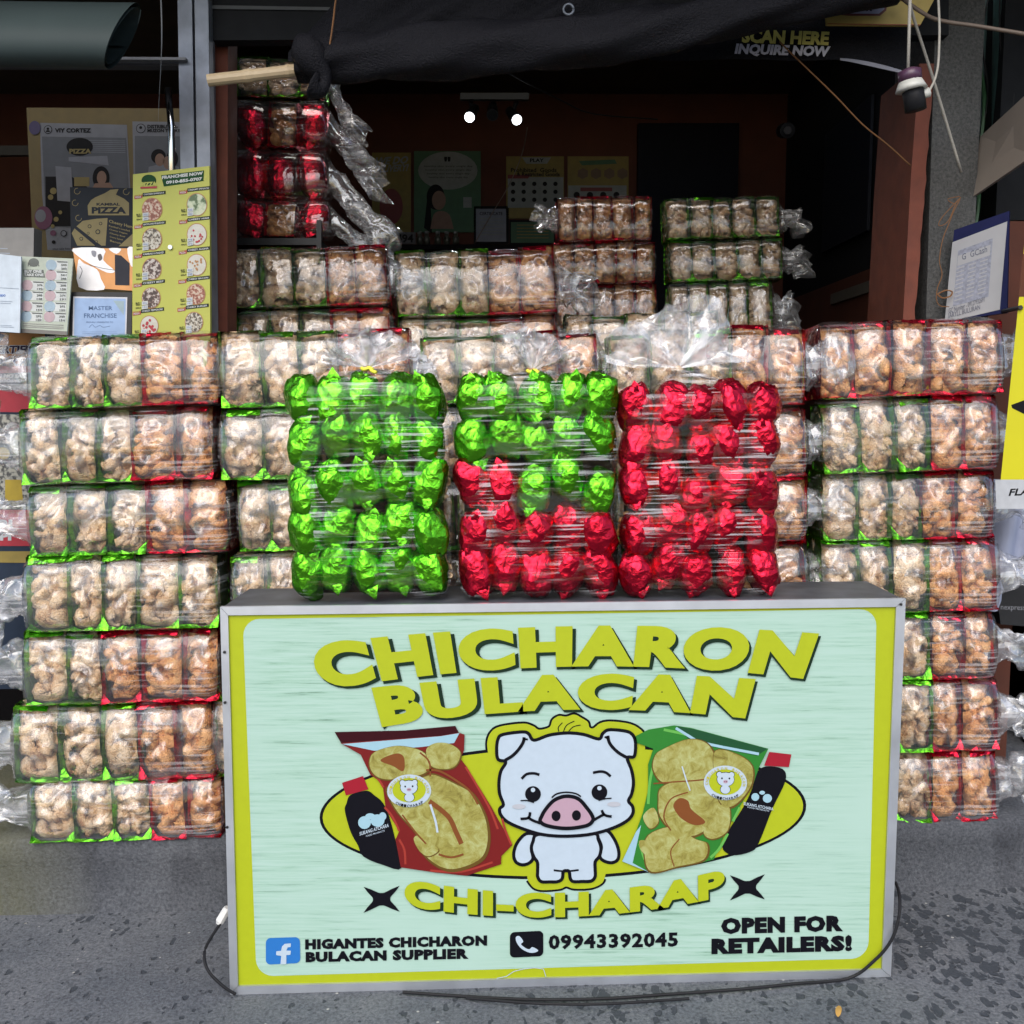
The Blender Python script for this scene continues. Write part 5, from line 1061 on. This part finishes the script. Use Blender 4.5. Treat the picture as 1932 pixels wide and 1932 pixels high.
# dim yellow panel inside
LP = Plane((50, 203, 3.7), (335, 203, 3.7), (50, 470, 3.7))
t = empty('franchise_panel', LP.m(190, 500)); tag(t, 'dim yellow panel with two framed photo cards inside the left shop', 'panel')
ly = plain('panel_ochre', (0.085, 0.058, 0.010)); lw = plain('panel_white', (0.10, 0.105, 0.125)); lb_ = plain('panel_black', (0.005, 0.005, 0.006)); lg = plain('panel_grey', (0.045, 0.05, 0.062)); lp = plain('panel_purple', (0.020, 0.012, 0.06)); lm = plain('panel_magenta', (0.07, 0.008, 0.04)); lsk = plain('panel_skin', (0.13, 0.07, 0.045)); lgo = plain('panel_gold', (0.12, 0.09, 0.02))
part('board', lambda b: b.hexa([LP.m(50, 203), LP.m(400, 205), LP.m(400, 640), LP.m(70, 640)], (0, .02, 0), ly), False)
b = MB(); kk = crop(0, 0, 800)
def pl4(pts, m, L): b.poly(LP, [kk(*p) for p in pts], m, L)
pl4([(290, 890), (920, 905), (945, 1360), (520, 1820), (345, 1810), (305, 1400)], lw, 2); pl4([(305, 990), (915, 1000), (935, 1360), (700, 1660), (335, 1640)], lg, 4)
text(b, LP, 'VIY CORTEZ', *kk(400, 930), *kk(660, 962), lb_, 5, 0.04); b.ell(LP, *kk(350, 940), 8, 8, lb_, 5); b.ell(LP, *kk(350, 940), 6.8, 6.8, lw, 6); b.ell(LP, *kk(350, 935), 2.5, 2.5, lb_, 7); b.poly(LP, [kk(333, 958), kk(367, 958), kk(360, 946), kk(340, 946)], lb_, 7)
b.ell(LP, *kk(580, 1065), 25, 17, lb_, 6); text(b, LP, 'PIZZA', *kk(505, 1080), *kk(665, 1115), lgo, 7, 0.05)
pl4([(330, 1280), (520, 1280), (640, 1360), (520, 1640), (335, 1640)], lb_, 5)
for q in range(7): pl4([(630, 1015 + q*14), (910, 1020 + q*14), (912, 1025 + q*14), (640, 1020 + q*14)], lw, 5)
pl4([(500, 1140), (780, 1130), (790, 1200), (500, 1170)], lw, 6)
b.ell(LP, *kk(735, 1290), 16, 22, lb_, 7); b.ell(LP, *kk(740, 1290), 9, 13, lsk, 8); pl4([(690, 1330), (800, 1325), (830, 1370), (670, 1370)], lsk, 7.5)
pl4([(540, 1285), (650, 1285), (650, 1350), (540, 1350)], lgo, 6)
for x, y, r in ((390, 1385, 24), (370, 1430, 20), (410, 1590, 18), (385, 1640, 14), (440, 1540, 14)): b.ell(LP, *kk(x, y), r*.26, r*.26, lgo, 8)
pl4([(405, 1205), (520, 1215), (535, 1465), (420, 1455)], lw, 9)
b.ell(LP, *kk(255, 928), 11, 13, lp, 8); b.ell(LP, *kk(318, 1580), 17, 22, lm, 8); b.ell(LP, *kk(298, 1565), 10, 12, lw, 9)
for x, y, r in ((388, 1690, 22), (392, 1755, 14)): b.ell(LP, *kk(x, y), r*.26, r*.24, lm if r > 20 else lb_, 8)
b.ell(LP, *kk(465, 1692), 6, 6, lb_, 8); b.ell(LP, *kk(465, 1692), 4.6, 4.6, lw, 9); text(b, LP, 'your title here', *kk(385, 1795), *kk(515, 1815), lb_, 8, 0.0)
b.recenter(t.location); b.build('photo_card', t)
b = MB(); pl4([(960, 880), (1420, 885), (1420, 1600), (975, 1600)], lw, 2); pl4([(978, 985), (1420, 990), (1420, 1600), (985, 1600)], lg, 4)
text(b, LP, 'DISTRIBUTOR-', *kk(1070, 905), *kk(1290, 932), lb_, 5, 0.04); text(b, LP, 'MUZON TANAY', *kk(1070, 935), *kk(1310, 960), lb_, 5, 0.04); b.ell(LP, *kk(1022, 932), 9, 9, lb_, 5); b.ell(LP, *kk(1022, 932), 7.8, 7.8, lw, 6); b.ell(LP, *kk(1022, 926), 2.8, 2.8, lb_, 7)
b.ell(LP, *kk(1150, 1135), 14, 14, lb_, 6); b.ell(LP, *kk(1160, 1160), 9, 12, lsk, 7); b.ell(LP, *kk(1215, 1180), 8, 12, lsk, 7); b.ell(LP, *kk(1250, 1150), 11, 16, lb_, 6); pl4([(1080, 1210), (1180, 1185), (1300, 1210), (1300, 1300), (1070, 1300)], lw, 6.5)
b.recenter(t.location); b.build('photo_card', t)
for i, yy in enumerate((275, 430, 573)):
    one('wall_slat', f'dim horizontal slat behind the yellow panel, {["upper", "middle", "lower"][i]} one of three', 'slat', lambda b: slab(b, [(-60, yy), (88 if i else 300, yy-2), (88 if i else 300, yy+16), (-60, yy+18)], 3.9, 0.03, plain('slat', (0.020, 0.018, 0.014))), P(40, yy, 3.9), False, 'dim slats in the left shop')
# black pizza box board
PB = Plane((132, 355, 3.02), (252, 356, 3.02), (134, 468, 3.02))
t = empty('pizza_box', PB.m(190, 468)); tag(t, 'black cardboard pizza box with gold print beside the yellow menu board', 'pizza box')
bk = plain('box_black', (0.020, 0.024, 0.032), 0.5); gd = plain('box_gold', (0.20, 0.155, 0.05), 0.5)
part('lid', lambda b: b.hexa([PB.m(132, 353), PB.m(253, 355), PB.m(253, 470), PB.m(134, 470)], (0, 0.04, 0), bk), False)
b = MB()
def g4(pts, m, L): b.poly(PB, [kk(*p) for p in pts], m, L)
g4([(660, 1450), (690, 1430), (760, 1400), (800, 1375), (860, 1370), (840, 1410), (900, 1440), (935, 1470), (935, 1560), (640, 1560), (635, 1490)], gd, 1); text(b, PB, 'PIZZA', *kk(665, 1500), *kk(915, 1548), bk, 2, 0.05); text(b, PB, 'KAMBAL', *kk(700, 1470), *kk(870, 1490), bk, 2, 0.04)
g4([(555, 1640), (600, 1600), (700, 1585), (780, 1580), (765, 1780), (735, 1780)], gd, 1); g4([(520, 1690), (540, 1655), (690, 1780), (560, 1780)], gd, 1); g4([(965, 1690), (965, 1785), (860, 1785)], gd, 1)
for x, y, r in ((650, 1640, 14), (710, 1680, 18), (640, 1690, 10), (730, 1620, 12), (590, 1730, 14), (700, 1750, 10)): b.ell(PB, *kk(x, y), r*.26, r*.26, bk, 2, 12); b.ell(PB, *kk(x, y), r*.17, r*.17, gd, 3, 12)
text(b, PB, 'Cheesy Ham', *kk(790, 1590), *kk(960, 1620), gd, 1, 0.02, slope=0.25)
for i, s_ in enumerate(("Kambal's Loaded", 'Cheesy Veggies', 'Cheesy Beef', 'Creamy Spinach', 'Bacon')): text(b, PB, s_, *kk(790 + i*2, 1628 + i*27), *kk(940 - i*16, 1642 + i*27), gd, 1, 0.02, slope=0.25)
for x, y in ((560, 1385), (570, 1580), (915, 1390), (545, 1470)): b.stroke(PB, [kk(x + 22*math.cos(a), y + 22*math.sin(a)) for a in [i*.7 for i in range(8)]], 1.0, gd, 1)
b.recenter(t.location); b.build('print', t)
# yellow menu board
MP = Plane((252, 328, 2.86), (395, 312, 2.84), (250, 634, 2.86))
t = empty('menu_board', MP.m(320, 634)); tag(t, 'tall yellow pizza menu board showing ten pizzas in two columns', 'menu board')
my = plain('menu_yellow', (0.34, 0.35, 0.055), 0.5, 0, 0.05, 10); mg = plain('menu_green', (0.012, 0.05, 0.018)); mw = plain('menu_white', (0.42, 0.44, 0.42)); mr = plain('menu_red', (0.30, 0.02, 0.03)); mk = plain('menu_black', (0.02, 0.025, 0.02))
part('board', lambda b: b.hexa([MP.m(251, 329), MP.m(395, 313), MP.m(397, 700), MP.m(249, 700)], (0.0, 0.015, 0), my), False)
def pizza(name, cols, scale):
    m, n, l, bb = newmat(name); tc = N(n, 'ShaderNodeTexCoord'); nz = N(n, 'ShaderNodeTexNoise', i_Scale=scale, i_Detail=3.0); l.new(tc.outputs['Object'], nz.inputs['Vector']); r = ramp(n, l, nz.outputs['Fac'], [(0.42, cols[0]), (0.5, cols[1]), (0.58, cols[2])]); l.new(r.outputs[0], bb.inputs['Base Color']); bb.inputs['Roughness'].default_value = 0.5; return m
pz = [pizza('pizza_meat', [(0.16, 0.05, 0.03), (0.30, 0.12, 0.08), (0.42, 0.34, 0.26)], 150), pizza('pizza_green', [(0.06, 0.10, 0.04), (0.30, 0.36, 0.24), (0.42, 0.45, 0.32)], 60), pizza('pizza_mix', [(0.05, 0.04, 0.03), (0.28, 0.24, 0.18), (0.42, 0.40, 0.34)], 170), pizza('pizza_plain', [(0.40, 0.38, 0.32), (0.42, 0.41, 0.36), (0.44, 0.43, 0.38)], 60), pizza('pizza_dark', [(0.04, 0.025, 0.02), (0.10, 0.05, 0.04), (0.40, 0.36, 0.32)], 130)]
crust = plain('crust', (0.30, 0.15, 0.06)); mpc = lambda x, y: ((380 + x*.2795)*.62891, (480 + y*.2795)*.62891)
b = MB(); b.poly(MP, [mpc(370, 165), mpc(832, 112), mpc(825, 225), mpc(400, 285)], mg, 2)
text(b, MP, 'FRANCHISE NOW', *mpc(382, 172), *mpc(820, 208), mw, 3, 0.05, slope=-0.11); text(b, MP, '0910-855-0707', *mpc(425, 226), *mpc(812, 262), mw, 3, 0.05, slope=-0.11)
b.ell(MP, *mpc(240, 220), 14, 11, mg, 2); text(b, MP, 'PIZZA', *mpc(160, 240), *mpc(325, 290), my, 3, 0.06, slope=-0.05); b.poly(MP, [mpc(150, 290), mpc(330, 280), mpc(325, 305), mpc(150, 308)], mr, 3)
items = [('CHICKEN BARBEQUE', 'CREAMY SPINACH', 0, 1), ('BACON AND MUSHROOM', 'CHEESY HAM', 2, 3), ('KAMBALS LOADED', 'CHEESY ALOHA', 4, 3), ('CHEESY BEEF', 'CHEESY BACON', 4, 0), ('CHEESY PEPPERONI', 'CHEESY BURGER', 3, 2)]
tags_ = [('PREMIUM', 'PREMIUM'), ('BEST', 'CLASSIC'), ('BEST', 'BEST'), ('CLASSIC', 'CLASSIC'), ('CLASSIC', 'CLASSIC')]
b.recenter(t.location); b.build('heading', t)
for r_ in range(5):
    for q in range(2):
        b = MB(); y = [370, 690, 1010, 1320, 1620][r_] - (50 if q else 0) + (0 if not q else [0, 0, 6, 10, 10][r_]); x = [85, 565][q] - [0, 0, 4, 8, 18][r_]; pr_ = [275, 755][q] - [0, 0, 2, 10, 30][r_]; cy = y + 160
        b.poly(MP, [mpc(x, y + 8), mpc(x + 85, y - 2), mpc(x + 85, y + 38), mpc(x, y + 50)], mr, 2); b.poly(MP, [mpc(x + 88, y - 14), mpc(x + 335, y - 40), mpc(x + 335, y - 4), mpc(x + 88, y + 24)], mk, 2)
        text(b, MP, tags_[r_][q], *mpc(x + 6, y + 6), *mpc(x + 78, y + 22), my, 3, 0.02, slope=-0.09); text(b, MP, 'PIZZA', *mpc(x + 10, y + 24), *mpc(x + 75, y + 42), mw, 3, 0.03, slope=-0.09)
        text(b, MP, items[r_][q], *mpc(x + 100, y - 6), *mpc(x + 320, y + 14), mw, 3, 0.02, slope=-0.10)
        R0 = 112 - r_*3; b.ell(MP, *mpc(pr_, cy), R0*.1758, R0*.1758*1.12, crust, 2); b.ell(MP, *mpc(pr_, cy), R0*.162, R0*.162*1.12, pz[items[r_][2+q]], 3)
        if items[r_][2+q] == 3:
            rg = random.Random(r_*7+q)
            for _ in range(15):
                a = rg.uniform(0, 6.28); rr = R0*0.13*math.sqrt(rg.random()); b.ell(MP, mpc(pr_, cy)[0] + rr*math.cos(a), mpc(pr_, cy)[1] + rr*math.sin(a), 1.9 if r_ < 4 else 2.6, 2.1 if r_ < 4 else 2.8, [mr, crust][r_ == 2], 4 + _*0.05, 8)
        b.poly(MP, [mpc(x + 92, y + 200), mpc(x + 155, y + 193), mpc(x + 155, y + 232), mpc(x + 92, y + 240)], mw, 6); b.poly(MP, [mpc(x + 92, y + 246), mpc(x + 155, y + 238), mpc(x + 155, y + 275), mpc(x + 92, y + 284)], mw, 6)
        text(b, MP, ['505', '416', '405', '376', '374'][r_], *mpc(x + 100, y + 207), *mpc(x + 145, y + 228), plain('pen', (0.08, 0.12, 0.3)), 7, 0.0); text(b, MP, ['260', '215', '208', '192', '191'][r_], *mpc(x + 100, y + 250), *mpc(x + 145, y + 270), plain('pen', (0.08, 0.12, 0.3)), 7, 0.0)
        text(b, MP, 'BUY 1', *mpc(x + 22, y + 210), *mpc(x + 80, y + 226), mk, 3, 0.03, slope=-0.08); text(b, MP, 'TAKE 1', *mpc(x + 22, y + 228), *mpc(x + 80, y + 244), mk, 3, 0.03, slope=-0.08); text(b, MP, 'SOLO', *mpc(x + 22, y + 262), *mpc(x + 80, y + 278), mk, 3, 0.03, slope=-0.08)
        b.recenter(t.location); b.build('menu_item', t)
b = MB(); c = MP.m(*mpc(475, 938)); b.tube([c, c + MP.n*0.006], 0.006, M['alu'], 12); b.recenter(t.location); b.build('screw', t)
# certificate frame
CF = Plane((128, 548, 2.86), (250, 550, 2.86), (130, 660, 2.86)); lf = crop(0, 650, 450)
t = empty('certificate_frame', CF.m(190, 660)); tag(t, 'black framed pale blue certificate reading master franchise above the leftmost stack', 'certificate')
part('frame', lambda b: b.hexa([CF.m(*lf(895, 970)), CF.m(*lf(1700, 975)), CF.m(*lf(1690, 1800)), CF.m(*lf(890, 1800))], (0, 0.02, 0), M['black_metal']), False)
b = MB(); cw_ = plain('certificate_white', (0.5, 0.5, 0.52)); cb = plain('certificate_blue', (0.24, 0.34, 0.52)); cs_ = plain('certificate_ink', (0.05, 0.10, 0.20))
b.poly(CF, [lf(945, 1028), lf(1640, 1038), lf(1620, 1790), lf(930, 1790)], cw_, 1); b.poly(CF, [lf(962, 1048), lf(1622, 1056), lf(1604, 1790), lf(950, 1790)], cb, 2); b.poly(CF, [lf(1460, 1080), lf(1600, 1090), lf(1596, 1270)], plain('certificate_ribbon', (0.25, 0.33, 0.36)), 3)
text(b, CF, 'MASTER', *lf(1145, 1152), *lf(1450, 1204), cs_, 3, 0.012); text(b, CF, 'FRANCHISE', *lf(1085, 1246), *lf(1505, 1304), cs_, 3, 0.012); text(b, CF, 'PROUDLY PRESENTED TO', *lf(1115, 1350), *lf(1460, 1370), cs_, 3, 0.0)
b.stroke(CF, cr([lf(*p) for p in [(1150,1430),(1190,1390),(1230,1425),(1290,1400),(1330,1425),(1420,1410)]], 3, False), 0.8, cs_, 3)
for y in (1480, 1500): b.poly(CF, [lf(1060, y), lf(1510, y), lf(1510, y+5), lf(1060, y+5)], plain('fine_print', (0.17, 0.25, 0.40)), 3)
b.recenter(t.location); b.build('page', t)
# glossy orange sheet with its white glare painted on
OT = Plane((137, 468, 2.90), (250, 468, 2.90), (140, 545, 2.90))
t = empty('orange_placard', OT.m(195, 545)); tag(t, 'shiny orange placard with painted white glare above the framed certificate', 'placard')
og = plain('placard_orange', (0.62, 0.27, 0.08), 0.3); ow = plain('placard_glare', (0.82, 0.80, 0.80), 0.25); ok_ = plain('placard_black', (0.03, 0.03, 0.04), 0.4)
part('sheet', lambda b: b.hexa([OT.m(*lf(935, 405)), OT.m(*lf(1730, 408)), OT.m(*lf(1720, 955)), OT.m(*lf(1010, 905))], (0, .01, 0), og), False)
b = MB()
for pts in ([(940, 410), (1340, 412), (1330, 560), (1480, 700), (1380, 720), (1180, 620), (1020, 520)], [(1010, 560), (1080, 600), (1250, 680), (1300, 800), (1340, 940), (1015, 905)], [(1400, 410), (1560, 412), (1500, 480)], [(1640, 410), (1728, 410), (1725, 620), (1680, 620)]): b.poly(OT, cr([lf(*p) for p in pts], 3), ow, 1)  # overexposed glare drawn as white patches
b.poly(OT, [lf(1480, 490), lf(1560, 500), lf(1670, 600), lf(1668, 885), lf(1485, 880)], ok_, 2); b.poly(OT, cr([lf(*p) for p in [(1180, 440), (1240, 450), (1230, 520), (1190, 500)]], 3), plain('placard_grey', (0.25, 0.25, 0.28)), 2); b.poly(OT, cr([lf(*p) for p in [(1260, 500), (1300, 480), (1320, 540), (1280, 570)]], 3), plain('placard_grey2', (0.10, 0.09, 0.09)), 2)
b.stroke(OT, cr([lf(*p) for p in [(1150, 620), (1300, 660), (1480, 690)]], 4, False), 0.9, ok_, 2); b.stroke(OT, cr([lf(*p) for p in [(1030, 640), (1060, 700), (1025, 800)]], 4, False), 1, ok_, 2)
b.recenter(t.location); b.build('print', t)
# price card
PC = Plane((38, 488, 2.84), (137, 486, 2.84), (30, 630, 2.84))
t = empty('price_card', PC.m(80, 640)); tag(t, 'pale green price card reading buy one take one', 'price card')
pgn = plain('card_pale', (0.36, 0.40, 0.33), 0.5); pgd = plain('card_grey', (0.10, 0.11, 0.10)); ppk = plain('card_pink', (0.38, 0.28, 0.30)); pbl = plain('card_blue', (0.26, 0.34, 0.40)); pwh = plain('card_white', (0.47, 0.49, 0.48))
part('card', lambda b: b.hexa([PC.m(*lf(262, 510)), PC.m(*lf(940, 540)), PC.m(*lf(860, 1525)), PC.m(*lf(230, 1490))], (0, .006, 0), pgn), False)
b = MB(); text(b, PC, 'PIZZA', *lf(360, 590), *lf(510, 640), pgd, 2, 0.05); b.ell(PC, *lf(435, 590), 10, 8, pgd, 1); b.poly(PC, [lf(300, 680), lf(560, 685), lf(580, 785), lf(310, 775)], pgd, 1); text(b, PC, 'BUY ONE', *lf(318, 686), *lf(540, 726), pwh, 3, 0.05); text(b, PC, 'TAKE ONE', *lf(310, 732), *lf(565, 768), pwh, 3, 0.05)
rows_ = [(('505', '260'), None), (('561', '288'), None)]
data = {(0, 1): ('505', '260'), (1, 1): ('561', '288'), (2, 0): ('376', '192'), (2, 1): ('308', '158'), (3, 0): ('288', '148'), (3, 1): ('374', '191'), (4, 0): ('300', '154'), (4, 1): ('292', '150'), (5, 0): ('292', '150'), (5, 1): ('300', '154')}
for (r_, q), (a, c) in data.items():
    x = [300, 600][q] - r_*5; y = [560, 690, 825, 955, 1095, 1225][r_] + (0 if q == 0 else 4)
    b.poly(PC, [lf(x + 5, y), lf(x + 275, y + 4), lf(x + 270, y + 124), lf(x, y + 120)], pwh, 1); b.ell(PC, *lf(x + 62, y + 60), 10.5, 10.5, [ppk, pbl][(r_ + q) % 2], 2, 16)
    b.poly(PC, [lf(x + 130, y + 8), lf(x + 272, y + 14), lf(x + 270, y + 30), lf(x + 145, y + 26)], pgd, 2); text(b, PC, a, *lf(x + 190, y + 44), *lf(x + 262, y + 72), pgd, 3, 0.03); text(b, PC, c, *lf(x + 190, y + 92), *lf(x + 262, y + 118), pgd, 3, 0.03)
b.poly(PC, [lf(235, 1440), lf(865, 1478), lf(860, 1522), lf(230, 1488)], plain('card_brown', (0.14, 0.13, 0.12)), 1)
for y in (1370, 1395, 1415): b.poly(PC, [lf(295, y), lf(820, y + 25), lf(820, y + 32), lf(295, y + 8)], plain('card_line', (0.22, 0.20, 0.20)), 2)
b.recenter(t.location); b.build('print', t)
# white payment sheets (codes left out)
WS = Plane((0, 475, 2.82), (40, 477, 2.82), (0, 628, 2.82))
t = empty('payment_sheet', WS.m(10, 640)); tag(t, 'white payment sheet in a clear sleeve at the left edge', 'sheet'); pws = plain('sheet_white', (0.46, 0.52, 0.58), 0.5); pwt = plain('sheet_grey', (0.30, 0.35, 0.42))
part('sheet', lambda b: b.hexa([WS.m(-90, 468), WS.m(40, 484), WS.m(37, 628), WS.m(-90, 620)], (0, .006, 0), pws), False)
b = MB(); text(b, WS, 'BDO', *lf(5, 1000), *lf(72, 1030), plain('blue_logo', (0.04, 0.12, 0.4)), 2, 0.03); b.recenter(t.location); b.build('logo', t); b = MB()
for y, x1 in ((405, 100), (465, 130), (1085, 160), (1110, 140), (1395, 150), (1415, 180)): b.poly(WS, [lf(5, y), lf(x1, y + 4), lf(x1, y + 12), lf(5, y + 8)], pwt, 2); b.recenter(t.location); b.build('printed_line', t); b = MB()
b.poly(WS, [lf(0, 910), lf(245, 925), lf(245, 932), lf(0, 917)], pwt, 2); b.recenter(t.location); b.build('print', t)
one('acrylic_holder', 'dusty clear acrylic holder behind the payment sheet', 'holder', lambda b: slab(b, [(-90, 430), (64, 430), (63, 488), (-90, 486)], 2.92, 0.05, plain('dusty_acrylic', (0.20, 0.19, 0.18), 0.3)), P(20, 486, 2.92))
# counter banner, orange to grey
CB = Plane((0, 628, 2.98), (80, 628, 2.98), (0, 1180, 2.98))
t = empty('counter_banner', CB.m(0, 1250)); tag(t, 'orange, red and grey printed banner on the counter front, left edge', 'banner')
bo = plain('banner_orange', (0.36, 0.15, 0.03)); bd = plain('banner_dark', (0.02, 0.03, 0.05)); brd = plain('banner_red', (0.32, 0.015, 0.03)); bw_ = plain('banner_white2', (0.42, 0.44, 0.46)); bgp = pizza('banner_pattern', [(0.05, 0.05, 0.05), (0.25, 0.25, 0.22), (0.34, 0.33, 0.28)], 90); bby = plain('banner_yellow2', (0.35, 0.25, 0.02))
part('cloth', lambda b: b.hexa([CB.m(-200, 626), CB.m(90, 628), CB.m(90, 1300), CB.m(-200, 1300)], (0, .05, 0), bd), False)
b = MB(); lk = crop(0, 1000, 900); lk = lambda x, y: ((x*.4658)*.62891, (1000 + y*.4658)*.62891)
def c4(pts, m, L): b.poly(CB, pts, m, L)
c4([(-150, 627), (85, 629), (85, 695), (-150, 695)], bo, 1); c4([(-150, 627), (-5, 627), (10, 632), (-10, 660), (-150, 660)], bd, 1.5)
for s_, y0, y1, x1 in (('CERTIFIED', 651, 668, 82), ('FRANCHISE', 675, 692, 74)):
    text(b, CB, s_, -25, y0, x1, y1, bw_, 2, 0.09, shear=0.15); text(b, CB, s_, -24, y0 + 1, x1 - 1, y1 - 1, plain('banner_navy', (0.03, 0.02, 0.05)), 3, 0.03, shear=0.15)
c4([(-150, 690), (85, 690), (85, 702), (-150, 708)], brd, 2.2); c4([(-150, 706), (85, 706), (85, 724), (-150, 724)], bd, 2); text(b, CB, 'IKAW LANG MO SA', -60, 706, 42, 713, bw_, 4, 0.03, shear=0.2); text(b, CB, 'LUTUNG NEGOSYO', -60, 715, 42, 722, bw_, 4, 0.03, shear=0.2)
c4([(-150, 724), (85, 724), (85, 736), (-150, 736)], bw_, 2); c4([(-150, 736), (85, 736), (85, 778), (-150, 776)], brd, 2)
c4([(-150, 782), (85, 782), (85, 960), (-150, 960)], bgp, 2); b.ell(CB, 6, 856, 20, 20, bd, 3); b.ell(CB, 6, 856, 13, 12, bby, 4)
c4([(10, 905), (40, 905), (44, 945), (10, 945)], bby, 3); c4([(-150, 960), (85, 962), (85, 1030), (-150, 1030)], brd, 3); text(b, CB, 'PEPPERI', -85, 980, 24, 996, bw_, 4, 0.06); text(b, CB, 'HOT SPI', -85, 1004, 22, 1020, bw_, 4, 0.06)
c4([(-150, 1040), (85, 1040), (85, 1062), (-150, 1060)], plain('banner_yellow3', (0.22, 0.16, 0.03)), 3); b.recenter(t.location); b.build('print', t)
